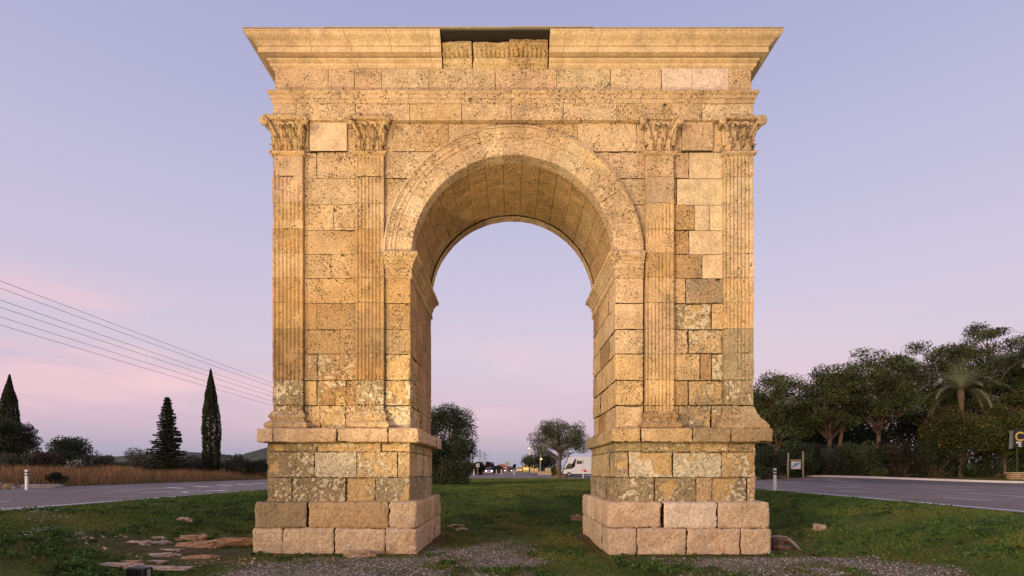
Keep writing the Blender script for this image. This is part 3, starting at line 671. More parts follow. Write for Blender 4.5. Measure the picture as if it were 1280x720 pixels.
for side in (0, 1):
    if side == 0:
        e0, e1 = fx(333.5, yP), fx(512.5, yP); J = [[365, 432, 469], [393, 446, 497], [396, 476]]
        cols = [['crust', 'crust', 'gold', 'grey'], ['crust', 'cream', 'gold', 'gold'], ['crust', 'gold', 'gold']]
        u = [fx(v, yQ) for v in (318.5, 384, 485.5, 521)]; l = [fx(v, yQ) for v in (316.5, 354, 417.5, 482, 521)]; cap = [fx(v, yC) for v in (319, 341, 421, 485.5, 523)]
        uc, lc = ['crust', 'gold', 'base'], ['base']*4
    else:
        e0, e1 = fx(768.5, yP), fx(944.5, yP); J = [[818, 870, 890, 934], [786, 841, 902], [802, 862, 910]]
        cols = [['crust', 'crust', 'gold', 'crust', 'gold'], ['grey', 'cream', 'cream', 'gold'], ['crust', 'crust', 'gold', 'crust']]
        u = [fx(v, yQ) for v in (760, 829, 897.5, 963)]; l = [fx(v, yQ) for v in (760.5, 795.5, 857.5, 925, 964)]; cap = [fx(v, yC) for v in (765.5, 801, 866, 914, 967)]
        uc, lc = ['base', (.80, .66, .52), 'base'], ['base']*4
    P_ = Stone()
    for r_ in range(3):
        js = [e0]+[fx(v, yP) for v in J[r_]]+[e1]
        def cf(k, r_=r_): return dict(crust=1.0 if cols[r_][k % len(cols[r_])] != 'peach' else .4)
        ribbon(P_, js, yP, .6, zp[r_], zp[r_+1], None, None, side, cols[r_], [.55+.3*((r_+side) % 2), 1.6+.2*r_, 2.5], D+.15, res=.018, r=.012, gap=.003, amp=.016, pit=.35, stain=.15, cf=cf, crust=.8, jy=.012)
    ped = P_.build('pedestal', arch, M_PED)
    c = Stone()
    ribbon(c, cap, yC, .8, 2.522, 2.846, None, None, side, ['base', 'peach', 'peach', 'pale'] if side == 0 else ['gold', 'gold', 'crust', 'crust'], [.5, 1.5, 2.6], D+.4, res=.02, r=.04, gap=.0, amp=.035, pit=.9, stain=.35, jy=.02)
    # underside of the cap
    c.box(cap[0]+.03, cap[-1]-.03, yC+.03, D+.37, 2.525, 2.7, faces='B', res=.06, col='gold', pit=0)
    c.build('pedestal_cap', ped, M_PED)
    b = Stone()
    def cfu(k): return dict(r=.05)
    ribbon(b, u, yQ, .8, .568, 1.165, None, None, side, uc, [.5, 1.5, 2.6], D+.4, res=.02, r=.085, gap=-.010, chip=.7, amp=.05, pit=.3, stain=.16, jy=.03)
    ribbon(b, l, yQ-.02, .8, -.12, .568, None, None, side, lc, [.45, 1.35, 2.45], D+.42, res=.02, r=.07, gap=-.010, chip=.7, amp=.05, pit=.3, stain=.14, jy=.03)
    b.build('plinth', arch, M_PLI)
    mb = MB(); mb.box(e0+.08, e1-.08, yP+.08, D+.07, -.1, 2.6); mb.build('pedestal_core', M_CORE, ped)
SKY_K, SUN_E = 1.0, 2.0
FLOODS = [(-6.5, -9.5, .0, 5800, "large black floodlight in the grass behind the camera on the left"), (6.5, -12, 1.0, 2900, "large black floodlight in the grass behind the camera on the right")]
# ------------------------------------------------------------------ terrain
def terr(X, Zd):
    X = np.asarray(X, float); Zd = np.asarray(Zd, float)
    sx_ = sstep((np.abs(X-.3)-6.6)/5.4); sz = sstep((Zd-17.5)/10); sb = sstep((2-Zd)/12)
    b = 1-(1-sx_)*(1-sz)*(1-sb)
    far = np.interp(Zd, [-400, 27, 60, 80, 105, 134, 250, 600, 3000], [0, 0, .05, .14, .33, .41, .65, .75, .75])
    z = .85*b+far
    z = z+.43*sstep((Zd-40)/10)*sstep((X-20)/10)*sstep((150-Zd)/60)
    z = z+.5*sstep((-X-29.5)/9)*sstep((Zd-15)/15)*sstep((300-Zd)/100)
    return z
def at(px, Zd): return (px-PX)*Zd/F
def gz(X, Zd): return float(terr(X, Zd))
def W(px, Zd, dz=0.0): X = at(px, Zd); return (X, Zd-CAMD, gz(X, Zd)+dz)
def hz(py, Zd): return EYE+(PY-py)*Zd/F
# masks on the ground near the arch
def bare(X, Y):      # 0..1 trodden gravel and earth, in patches
    p = np.stack([X, Y, 0*X], 1); n = fbm(p*.8+3, 4, 201)+.5*fbm(p*3.1, 3, 205)
    g = sstep((-Y-.6)/.6)*sstep((Y+5.5)/1.2)*sstep((7.6-np.abs(X-1.2))/1.6)
    g = g*np.clip(.62+.5*np.exp(-((X+.9)/1.7)**2)+.25*(X > 3)-.35*np.exp(-((X-1.9)/1.2)**2), 0, 1)
    cpath = np.exp(-((X+.6+.3*n)/1.4)**2)*sstep((2.8-Y)/3)*sstep((Y+9)/3)*.85
    a = np.maximum(g, cpath); return np.clip(a*(1+1.5*n)-.06, 0, 1)
def soil(X, Y):
    p = np.stack([X, Y, 0*X+5], 1); n = fbm(p*.55, 4, 221)+.5*fbm(p*2.5, 3, 225)
    s_ = np.exp(-((X+7.2)/1.9)**2-((Y+.9)/1.1)**2)*1.1                                       # rock outcrop on the left
    s_ = np.maximum(s_, .28*np.exp(-((X-.1)/2.2)**2)*sstep((7.5-Y)/4)*sstep((Y+6)/2))
    s_ = np.maximum(s_, .8*np.exp(-((X-6.6)/.9)**2-((Y-.2)/1.6)**2)); s_ = np.maximum(s_, .5*np.exp(-((X+9.6)/2)**2-((Y+2.4)/.8)**2))
    s_ = np.maximum(s_, sstep(((np.abs(X-.1)-6.1)/-.7))*sstep((Y+.95)/.3)*sstep((4.1-Y)/.4)*sstep((np.abs(X-.1)-1.5)/.5)*.9)
    return np.clip(s_+.5*n, 0, 1)
def axis(fine0, fine1, st, far0, far1, g=1.13):
    a = list(np.arange(fine0, fine1, st)); s_ = st; x = fine1; r = []
    while x < far1: r.append(x); s_ *= g; x += s_
    r.append(far1); s_ = st; x = fine0; l = []
    while x > far0: s_ *= g; x -= s_; l.append(max(x, far0))
    return np.array(sorted(set(l+a+r)))
gx = axis(-14, 14, .11, -5000, 5000); gyy = axis(-4.5, 12, .11, -500, 6000)
GX, GY = np.meshgrid(gx, gyy, indexing='ij'); X = GX.ravel(); Y = GY.ravel()
Z = terr(X, Y+CAMD)
nearm = sstep((13.0-np.abs(X))/2)*sstep((45-Y)/20)*sstep((Y+14)/4)
p = np.stack([X, Y, 0*X], 1)
Z = Z+nearm*(.035*fbm(p*.8, 3, 301)+.018*fbm(p*4, 3, 303))
rm = np.exp(-((X+7.3)/1.6)**2-((Y+.8)/.9)**2); Z = Z+.07*rm
bm, sm = bare(X, Y)*nearm, soil(X, Y)*nearm
grn = np.array([.105, .145, .030])[None]*(1+.35*fbm(p*.35, 3, 311)[:, None]); yl = np.array([.135, .115, .035]); w = sstep(fbm(p*.23+4, 3, 313)*1.6)[:, None]*.7; grn = grn*(1-w)+yl*w
# outside the roads: verge and field
fieldm = sstep((-X-28)/2)[:, None]; grn = grn*(1-fieldm)+np.array([.11, .085, .04])*fieldm
vg = (sstep((X-22)/4)*sstep((Y-20)/5))[:, None]; grn = grn*(1-vg)+np.array([.16, .125, .035])*vg
so_c = np.array([.145, .085, .052])*(1+.4*fbm(p*3, 3, 315)[:, None]); c = grn*(1-sm[:, None]*.85)+so_c*sm[:, None]*.85
gr_c = np.array([.26, .215, .185])*(1+.3*fbm(p*7, 3, 317)[:, None]); w = (sstep(bm*1.4-.45)*.6)[:, None]; c = c*(1-w)+gr_c*w
nx, ny = GX.shape; i = (np.arange(nx-1)[:, None]*ny+np.arange(ny-1)[None]).ravel(); Q = np.stack([i, i+ny, i+ny+1, i+1], 1)
m, t, b = new_mat('turf'); aa = t.n('ShaderNodeAttribute', attribute_name='Col'); tc = t.n('ShaderNodeTexCoord')
n1 = t.n('ShaderNodeTexNoise', i_Scale=9.0, i_Detail=8.0, i_Roughness=.75); t.l(tc.outputs['Object'], n1.inputs['Vector'])
n2 = t.n('ShaderNodeTexNoise', i_Scale=.9, i_Detail=6.0, i_Roughness=.6); t.l(tc.outputs['Object'], n2.inputs['Vector'])
f = t.ramp(n1.outputs[0], [(.3, (.35, .35, .35)), (.5, (.95, .95, .9)), (.7, (1.75, 1.7, 1.5))]); f2 = t.ramp(n2.outputs[0], [(.3, (.7, .72, .7)), (.7, (1.3, 1.25, 1.2))])
t.l(t.mix(1, t.mix(1, aa.outputs['Color'], f, 'MULTIPLY'), f2, 'MULTIPLY'), b.inputs['Base Color']); b.inputs['Roughness'].default_value = .95; b.inputs['Specular IOR Level'].default_value = .1
bp = t.n('ShaderNodeBump', i_Strength=1, i_Distance=.06); t.l(n1.outputs[0], bp.inputs['Height']); t.l(bp.outputs[0], b.inputs['Normal'])
tag(mesh_np('ground', np.stack([X, Y, Z], 1), Q, m, None, c), kind='structure')
# ------------------------------------------------------------------ roads
m_asph, t, b = new_mat('asphalt'); tc = t.n('ShaderNodeTexCoord')
n1 = t.n('ShaderNodeTexNoise', i_Scale=.35, i_Detail=10.0, i_Roughness=.82); t.l(tc.outputs['Object'], n1.inputs['Vector'])
n2 = t.n('ShaderNodeTexNoise', i_Scale=14.0, i_Detail=6.0, i_Roughness=.8); t.l(tc.outputs['Object'], n2.inputs['Vector'])
c = t.mix(1, t.ramp(n1.outputs[0], [(.3, (.20, .155, .12)), (.5, (.27, .212, .168)), (.68, (.40, .32, .26))]), t.ramp(n2.outputs[0], [(.32, (.5, .5, .5)), (.5, (.95, .95, .95)), (.66, (1.6, 1.6, 1.6))]), 'MULTIPLY')
t.l(c, b.inputs['Base Color']); b.inputs['Roughness'].default_value = .85; b.inputs['Specular IOR Level'].default_value = .12
bp = t.n('ShaderNodeBump', i_Strength=.8, i_Distance=.015); t.l(n2.outputs[0], bp.inputs['Height']); t.l(bp.outputs[0], b.inputs['Normal'])
m_dark = simple('dark_asphalt', (.155, .125, .105), .85, var=.3, scale=3, bump=.01)
m_paint, t, b = new_mat('road_paint'); tc = t.n('ShaderNodeTexCoord'); n1 = t.n('ShaderNodeTexNoise', i_Scale=5.0, i_Detail=8.0, i_Roughness=.8); t.l(tc.outputs['Object'], n1.inputs['Vector'])
t.l(t.ramp(n1.outputs[0], [(.32, (.22, .2, .2)), (.46, (.72, .70, .68))]), b.inputs['Base Color']); b.inputs['Roughness'].default_value = .6
def strip(name, left, right, z, mat, step=1.0, kind='structure', sub=8):
    # sheet between two polylines given as [(X, Zd)...] over the same Zd range
    zd0, zd1 = left[0][1], left[-1][1]; zs = np.unique(np.concatenate([np.arange(zd0, min(zd1, 60), step), np.arange(min(60, zd1), min(zd1, 150), step*3), np.arange(min(150, zd1), zd1, 12), [zd1]]))
    xl = np.interp(zs, [p[1] for p in left], [p[0] for p in left]); xr = np.interp(zs, [p[1] for p in right], [p[0] for p in right])
    t_ = np.linspace(0, 1, sub+1); Xs = xl[:, None]*(1-t_)+xr[:, None]*t_; Zs = zs[:, None]+0*Xs
    V = np.stack([Xs.ravel(), Zs.ravel()-CAMD, terr(Xs.ravel(), Zs.ravel())+z], 1)
    i = (np.arange(len(zs)-1)[:, None]*(sub+1)+np.arange(sub)[None]).ravel(); Q = np.stack([i, i+1, i+sub+2, i+sub+1], 1)
    if name is None: return V, Q
    return tag(mesh_np(name, V, Q, mat), kind=kind)
NL = [(-12.7, -60), (-12.7, 27), (-11.2, 50), (-9.6, 66), (-7.6, 82), (-4.2, 96), (-.4, 106)]
FL = [(-28, -60), (-28, 58), (-22, 72), (-14, 95), (-10, 115), (-9, 600)]
NR = [(12.2, -60), (12.2, 12), (13.0, 20), (13.7, 28), (12.4, 46), (10.3, 62), (7.4, 76), (4.0, 94), (.6, 106)]
FR = [(46, -60), (44, 30), (41, 41), (25.4, 52), (17.5, 80), (12, 110), (10, 600)]
def cut(L, a, b):
    zs = [p[1] for p in L]; xs_ = [p[0] for p in L]; r = [(float(np.interp(a, zs, xs_)), a)]+[p for p in L if a < p[1] < b]+[(float(np.interp(b, zs, xs_)), b)]; return r
def merge(A_, B_):
    zs = sorted(set([p[1] for p in A_]+[p[1] for p in B_]))
    return [(float(np.interp(z, [p[1] for p in A_], [p[0] for p in A_])), z) for z in zs], [(float(np.interp(z, [p[1] for p in B_], [p[0] for p in B_])), z) for z in zs]
strip('road', *merge(cut(FL, -60, 106), NL), .03, m_asph, sub=16)
strip('road', *merge(NR, cut(FR, -60, 106)), .03, m_asph, sub=24)
strip('road', *merge(cut(FL, 106, 600), cut(FR, 106, 600)), .03, m_asph, sub=12)
def off(L, d): return [(x+d, z) for x, z in L]
strip('dark_lane', *merge(cut(off(FR, -11), 12, 46), cut(off(FR, -.6), 12, 46)), .033, m_dark, sub=4)
strip('dark_lane', *merge(cut(off(FL, .7), -20, 70), cut(off(FL, 4.6), -20, 70)), .033, m_dark, sub=4)
# painted markings
def mark(L, d0, d1, za, zb):
    a, b = merge(cut(off(L, d0), za, zb), cut(off(L, d1), za, zb)); return strip(None, a, b, .036, None, sub=1)
mk = MB()
for L, d0, d1 in ((NL, -.45, -.22), (NR, .25, .5)): mk.add(*mark(L, d0, d1, -40, 104))
mk.add(*mark(FL, .4, .58, -40, 100))
def dashes(L, off_, w_, s, ln, gap, z0, z1):
    z = z0
    while z < z1: mk.add(*mark(L, off_, off_+w_, z, min(z+ln, z1))); z += ln+gap
dashes(NL, -3.9, .2, 0, 4.5, 6, 2, 100); dashes(NL, -7.4, .2, 0, 4.5, 6, 5, 95); dashes(FL, 3.6, .2, 0, 3.5, 3.0, 4, 90)
dashes(NR, 3.4, .14, 0, 2.2, 5, 10, 100); dashes(NR, 6.9, .2, 0, 4.5, 6, 8, 90); dashes(NR, 10.6, .2, 0, 3.5, 4, 12, 60); dashes(NR, 15.5, .2, 0, 4.5, 6, 11, 45)
# chevron hatching and a turning arrow on the left carriageway
for k in range(6):
    z = 29+k*2.6; V = np.array([(-18.6, z, 0), (-18.6, z+.7, 0), (-20.6, z+2.4, 0), (-20.6, z+1.7, 0)]); V[:, 2] = terr(V[:, 0], V[:, 1])+.036; V[:, 1] -= CAMD; mk.add(V, [(0, 1, 2, 3)])
z = 22.5
for poly in ([(-15.0, 0), (-14.8, 0), (-14.8, 3.2), (-15.0, 3.2)], [(-15.4, 3.2), (-14.4, 3.2), (-14.9, 5.0), (-14.9, 5.0)], [(-15.0, 1.2), (-15.8, 2.2), (-15.8, 2.5), (-15.0, 1.7)]):
    V = np.array([(x, z+y, 0) for x, y in poly]); V[:, 2] = terr(V[:, 0], V[:, 1])+.036; V[:, 1] -= CAMD; mk.add(V, [(0, 1, 2, 3)])
tag(mk.build('road_markings', m_paint), kind='structure')
# kerb on the far side of the right road: a real step
m_kerb = simple('kerb_concrete', (.62, .57, .56), .8, var=.12, scale=2)
kb = MB(); zs = np.arange(8, 112, 1.0); xk = np.interp(zs, [p[1] for p in FR], [p[0] for p in FR])
prof = [(0, .02), (0, .16), (.03, .19), (.30, .19), (.32, .10)]
V = []; Q = []
for k, (x, z) in enumerate(zip(xk, zs)):
    for dx, dz in prof: V.append((x+dx, z-CAMD, gz(x, z)+dz))
for k in range(len(zs)-1):
    for j in range(4): a = k*5+j; Q.append((a, a+5, a+6, a+1))
kb.add(V, Q); tag(kb.build('kerb', m_kerb), kind='structure')
# far hills on the left horizon
Xh = np.linspace(-2600, 1400, 260); rows_ = 16; V = []; hn = fbm(np.stack([Xh/260, 0*Xh, 0*Xh], 1), 4, 401); hn2 = fbm(np.stack([Xh/120, 0*Xh+9, 0*Xh], 1), 4, 403)
prof_h = np.interp(Xh, [-2600, -1250, -1000, -850, -640, -560, -400, 0, 1400], [60, 52, 38, 50, 34, 62, 55, 6, 4])*(1+.22*hn)
V = []
for r_ in range(rows_):
    v = r_/(rows_-1); yy = 950+v*500; n = fbm(np.stack([Xh/70, np.full_like(Xh, yy/70), 0*Xh], 1), 4, 405)
    zz = prof_h*np.sin(min(v*1.25, 1)*math.pi/2)*(1+.12*n)+2.4-3*(r_ == 0)
    V.append(np.stack([Xh, np.full_like(Xh, yy), zz], 1))
V = np.concatenate(V); nc = len(Xh); i = (np.arange(rows_-1)[:, None]*nc+np.arange(nc-1)[None]).ravel()
m_hill, t, b = new_mat('scrub_hill'); tc = t.n('ShaderNodeTexCoord'); n1 = t.n('ShaderNodeTexNoise', i_Scale=.06, i_Detail=8.0, i_Roughness=.8); t.l(tc.outputs['Object'], n1.inputs['Vector'])
t.l(t.ramp(n1.outputs[0], [(.35, (.035, .045, .032)), (.5, (.07, .075, .05)), (.68, (.17, .14, .10))]), b.inputs['Base Color']); b.inputs['Roughness'].default_value = 1
tag(mesh_np('hills', V, np.stack([i, i+1, i+nc+1, i+nc], 1), m_hill), kind='structure')
# ------------------------------------------------------------------ grass, gravel, flowers
def blades(X, Y, h, wd, zoff, lean=.6):
    n = len(X); z = zoff; a = RNG.random(n)*2*math.pi; dx, dy = np.cos(a)*wd, np.sin(a)*wd; la = RNG.random(n)*2*math.pi; l = h*lean*RNG.random(n)
    V = np.zeros((n, 3, 3)); V[:, 0] = np.stack([X-dx, Y-dy, z], 1); V[:, 1] = np.stack([X+dx, Y+dy, z], 1); V[:, 2] = np.stack([X+np.cos(la)*l, Y+np.sin(la)*l, z+h], 1)
    return V.reshape(-1, 3), np.arange(3*n).reshape(n, 3)
m_leafattr = {}
def veg_mat(name, tr=.25, rough=.7, spec=.25):
    m, t, b = new_mat(name); aa = t.n('ShaderNodeAttribute', attribute_name='Col'); t.l(aa.outputs['Color'], b.inputs['Base Color']); b.inputs['Roughness'].default_value = rough; b.inputs['Specular IOR Level'].default_value = spec
    if tr:
        o = t.N['Material Output']; tn = t.n('ShaderNodeBsdfTranslucent'); t.l(aa.outputs['Color'], tn.inputs[0]); mx = t.n('ShaderNodeMixShader'); mx.inputs[0].default_value = tr
        t.l(b.outputs[0], mx.inputs[1]); t.l(tn.outputs[0], mx.inputs[2]); t.l(mx.outputs[0], o.inputs[0])
    return m
M_GRASS = veg_mat('grass_blades', .2)
def inroad(X, Zd):
    nl = np.interp(Zd, [p[1] for p in NL], [p[0] for p in NL]); nr = np.interp(Zd, [p[1] for p in NR], [p[0] for p in NR]); return (X < nl-.05*RNG.random(len(X))) | (X > nr+.05*RNG.random(len(X)))
def footprint(X, Y): return (Y > -.45) & (Y < D+.45) & (((X > -6.0) & (X < -2.0)) | ((X > 2.2) & (X < 6.2)))
N = 420000; u = RNG.random(N); Zd = 8.6*(64/8.6)**(u**1.15); Xg = (RNG.random(N)*2-1)*np.minimum(Zd*1.05, 14)
pp = np.stack([Xg, Zd, 0*Xg], 1); Yg = Zd-CAMD
bm_, sm_ = bare(Xg, Yg), soil(Xg, Yg); dn = fbm(pp*.9, 3, 501)
keep = (RNG.random(N) < np.clip(1.15-1.0*bm_-.7*sm_+.35*dn, .10, 1)) & ~inroad(Xg, Zd) & ~footprint(Xg, Yg) & (Zd < 104)
Xg, Zd, Yg, dn, pp, bm_, sm_ = [a[keep] for a in (Xg, Zd, Yg, dn, pp, bm_, sm_)]
zt_ = terr(Xg, Zd)+.02*fbm(pp*.8, 2, 301)
hgt = (.022+.035*RNG.random(len(Xg)))*(1+.8*np.clip(dn, 0, 1))*np.clip(Zd/12, 1, 2.0)*(1-.45*np.clip(bm_+sm_, 0, 1))
V, T = blades(Xg, Yg, hgt, .006+.0007*Zd, zt_-.01, 1.1)
c0 = np.array([.12, .19, .032]); c1 = np.array([.28, .26, .055]); c2 = np.array([.060, .115, .025]); cb = np.array([.16, .085, .035])
w = sstep(fbm(pp*.4, 3, 503)*1.5+.25*RNG.random(len(Xg))+.05)[:, None]; cg = c0*(1-w*.75)+c1*w*.75; w = sstep(-fbm(pp*1.2, 3, 505)*2)[:, None]; cg = cg*(1-w)+c2*w
w = ((RNG.random(len(Xg)) < .08+.5*np.clip(bm_+sm_, 0, 1)))[:, None]*1.0; cg = cg*(1-w)+(cb if True else cb)*w*(.7+.6*RNG.random((len(Xg), 1)))+0; cg *= (.7+.6*RNG.random((len(Xg), 1)))
tag(mesh_np('grass', V, None, M_GRASS, None, np.repeat(cg, 3, 0), False, T), 'short dark green grass growing around the arch and along the median', 'grass', kind='stuff')
# low broad leaved weeds in clumps, giving the turf its dark and light tufts
N = 5200; Zw = 8.7+34*RNG.random(N)**1.8; Xw = (RNG.random(N)*2-1)*np.minimum(Zw, 13.5); Yw = Zw-CAMD
k = (bare(Xw, Yw) < .3) & (soil(Xw, Yw) < .6) & ~inroad(Xw, Zw) & ~footprint(Xw, Yw) & (fbm(np.stack([Xw, Yw, 0*Xw], 1)*.6, 3, 511) > -.15); Xw, Yw, Zw = Xw[k], Yw[k], Zw[k]
n = 16; Xc = np.repeat(Xw, n); Yc = np.repeat(Yw, n); r_ = np.repeat(.05+.12*RNG.random(len(Xw)), n)*np.sqrt(RNG.random(len(Xc))); a = RNG.random(len(Xc))*6.283
Xc = Xc+r_*np.cos(a); Yc = Yc+r_*np.sin(a); Zc_ = terr(Xc, Yc+CAMD)+.02+.05*RNG.random(len(Xc))
def cards(P, sz, asp=.5, up=None):
    n = len(P); d = RNG.normal(size=(n, 3)); d /= np.linalg.norm(d, axis=1)[:, None]
    if up is not None: d = d*(1-up)+np.array([0, 0, 1.0])*up; d /= np.linalg.norm(d, axis=1)[:, None]
    e = np.cross(d, RNG.normal(size=(n, 3))); e /= np.linalg.norm(e, axis=1)[:, None]; s_ = np.asarray(sz).reshape(-1, 1)*np.ones((n, 1))
    V = np.stack([P-d*s_*.5, P+e*s_*asp*.5-d*s_*.05, P+d*s_*.5, P-e*s_*asp*.5-d*s_*.05], 1).reshape(-1, 3); return V, np.arange(4*n).reshape(n, 4)
V, Q = cards(np.stack([Xc, Yc, Zc_], 1), .05+.05*RNG.random(len(Xc)), .6)
cw = np.repeat(np.array([[.07, .13, .028]])*(.6+.9*RNG.random((len(Xw), 1))), n, 0)*(.75+.5*RNG.random((len(Xc), 1)))
tag(mesh_np('weeds', V, Q, M_GRASS, None, np.repeat(cw, 4, 0), False), 'low broad leaved weeds in dark tufts across the turf', 'weeds', kind='stuff')
# gravel
N = 95000; Xp = RNG.random(N)*17-7.5; Yp = -3.5+RNG.random(N)**1.3*7.5
k = (RNG.random(N) < np.clip(bare(Xp, Yp)*1.2-.25, 0, 1)*.75) & ~footprint(Xp, Yp); Xp, Yp = Xp[k], Yp[k]; n0 = len(Xp); xo = -7.2+RNG.normal(size=900)*1.3; yo = -.9+RNG.normal(size=900)*.75; ko = (soil(xo, yo) > .3) & ~footprint(xo, yo); Xp = np.concatenate([Xp, xo[ko]]); Yp = np.concatenate([Yp, yo[ko]]); n = len(Xp)
o = np.array([(1, 0, 0), (-1, 0, 0), (0, 1, 0), (0, -1, 0), (0, 0, 1), (0, 0, -1)], float); f8 = np.array([(0, 2, 4), (2, 1, 4), (1, 3, 4), (3, 0, 4)])
s_ = .006+.019*RNG.random(n)**3; s_[n0:] = .012+.038*RNG.random(n-n0)**2; O = o[None]*(.6+.8*RNG.random((n, 6, 1)))*s_[:, None, None]; an = RNG.random(n)*6.28; ca, sa = np.cos(an), np.sin(an)
O = np.stack([O[..., 0]*ca[:, None]-O[..., 1]*sa[:, None], O[..., 0]*sa[:, None]+O[..., 1]*ca[:, None], O[..., 2]*.7], -1)
Vp = (O+np.stack([Xp, Yp, terr(Xp, Yp+CAMD)+.008+.02*fbm(np.stack([Xp, Yp, 0*Xp], 1)*.8, 2, 301)], 1)[:, None]).reshape(-1, 3)
T = (f8[None]+np.arange(n)[:, None, None]*6).reshape(-1, 3)
cgv = np.array([.42, .36, .33])*(.35+1.0*RNG.random((n, 1)))*(1+.12*RNG.normal(size=(n, 3)))
cgv[n0:] *= np.array([1.35, 1.0, .75])
tag(mesh_np('gravel', Vp, None, veg_mat('gravel_stone', 0, .9), None, np.clip(np.repeat(cgv, 6, 0), .03, .8), False, T), 'pale grey gravel spread in front of the arch and through it', 'gravel', kind='stuff')
# white flowers in the left corner
V = []
ctr = [(px, py) for px, py in ((30, 676), (36, 681), (48, 677), (5, 674), (22, 672), (44, 688), (62, 684), (50, 694), (35, 706), (47, 702), (57, 700), (105, 696), (70, 690), (28, 682), (10, 682))]
P = []
for px, py in ctr:
    Zc2 = EYE*F/(py-PY)
    for it in range(4): Zc2 = (EYE-gz(at(px, Zc2), Zc2))*F/(py-PY)
    for k in range(16): x = at(px, Zc2)+random.gauss(0, .09); z = Zc2+random.gauss(0, .14); P.append((x, z-CAMD, gz(x, z)+.05+.04*random.random()))
P = np.array(P); fl = MB()
for p_ in P:
    r_ = random.uniform(.011, .02); V = [p_]+[p_+np.array([r_*math.cos(k*1.0472), r_*math.sin(k*1.0472), .004+random.uniform(-.006, .006)]) for k in range(6)]
    fl.add(V, T=[(0, 1+k, 1+(k+1) % 6) for k in range(6)])
tag(fl.build('flowers', simple('petals', (.72, .70, .66), .7)), 'tiny white flowers scattered in the grass at the left corner', 'flowers', kind='stuff')
# dry tall grass beyond the left road
N = 75000; Xd = -28.6-30*RNG.random(N)**1.5; Zd = 20+50*RNG.random(N); k = (np.abs(Xd) < Zd*1.1+3); Xd, Zd = Xd[k], Zd[k]
pp = np.stack([Xd, Zd, 0*Xd], 1); nn = fbm(pp*.35, 3, 521); k = (RNG.random(len(Xd)) < .75+.6*nn) & ~((Xd > -30.5) & (RNG.random(len(Xd)) < .6)); Xd, Zd, nn = Xd[k], Zd[k], nn[k]
hgt = (.45+.65*RNG.random(len(Xd)))*(1+.5*nn)*np.clip((-Xd-28.2)/2.2, .3, 1)
V, T = blades(Xd, Zd-CAMD, hgt, .028, terr(Xd, Zd)-.02, .5)
cd_ = np.array([.33, .185, .085])*(.35+1.1*RNG.random((len(Xd), 1))); w = (nn < -.2)[:, None]*.6; cd_ = cd_*(1-w)+np.array([.14, .13, .05])*w; w = (np.clip(1-(-Xd-28.2)/1.8, 0, 1)*.8)[:, None]; cd_ = cd_*(1-w)+np.array([.09, .10, .035])*w
tag(mesh_np('dry_grass', V, None, M_GRASS, None, np.repeat(cd_, 3, 0), False, T), 'tall golden dry grass along the far side of the left road', 'dry grass', kind='stuff')
# ------------------------------------------------------------------ loose stones
def rock(name, label, cat, X, Y, sx_, sy_, sz_, rz, col, seed, flat=False, group=None, rough=.18, sink=.3):
    u = np.linspace(0, 2*math.pi, 49)[:-1]; v = np.linspace(-math.pi/2, math.pi/2, 21); U, Vv = np.meshgrid(u, v, indexing='ij')
    e = .55 if flat else .8
    d = np.stack([np.cos(Vv)*np.cos(U), np.cos(Vv)*np.sin(U), np.sin(Vv)], -1).reshape(-1, 3)
    d2 = np.sign(d)*np.abs(d)**e; n = fbm(d*2.2+seed*9, 4, 7)+.55*fbm(d*7+seed, 3, 8); P = d2*(1+rough*n[:, None]*1.6)
    P[:, 2] = np.round(P[:, 2]*3)/3*.4+P[:, 2]*.6
    P = P*np.array([sx_, sy_, sz_]); ca, sa = math.cos(rz), math.sin(rz); P = np.stack([P[:, 0]*ca-P[:, 1]*sa, P[:, 0]*sa+P[:, 1]*ca, P[:, 2]], 1)
    i = []; nv = 21
    for a in range(48):
        for b_ in range(20): i.append((a*nv+b_, ((a+1) % 48)*nv+b_, ((a+1) % 48)*nv+b_+1, a*nv+b_+1))
    c = np.tile(np.array(col), (len(P), 1))*(1+.3*fbm(P*9+seed, 3, 9)[:, None])
    o = mesh_np(name, P, i, M_PLI, None, np.clip(c, .02, .8), False); o.location = (X, Y, gz(X, Y+CAMD)+sz_*(1-sink*2)+ (0.02)); return tag(o, label, cat, group)
def gpt(px, py):
    Z = max(EYE*F/(py-PY), 9)
    for _ in range(30): Z = .5*Z+.5*max((EYE-gz(at(px, Z), Z))*F/(py-PY), 5)
    return at(px, Z), Z-CAMD
OC = (.56, .36, .22); PK = (.60, .45, .36)
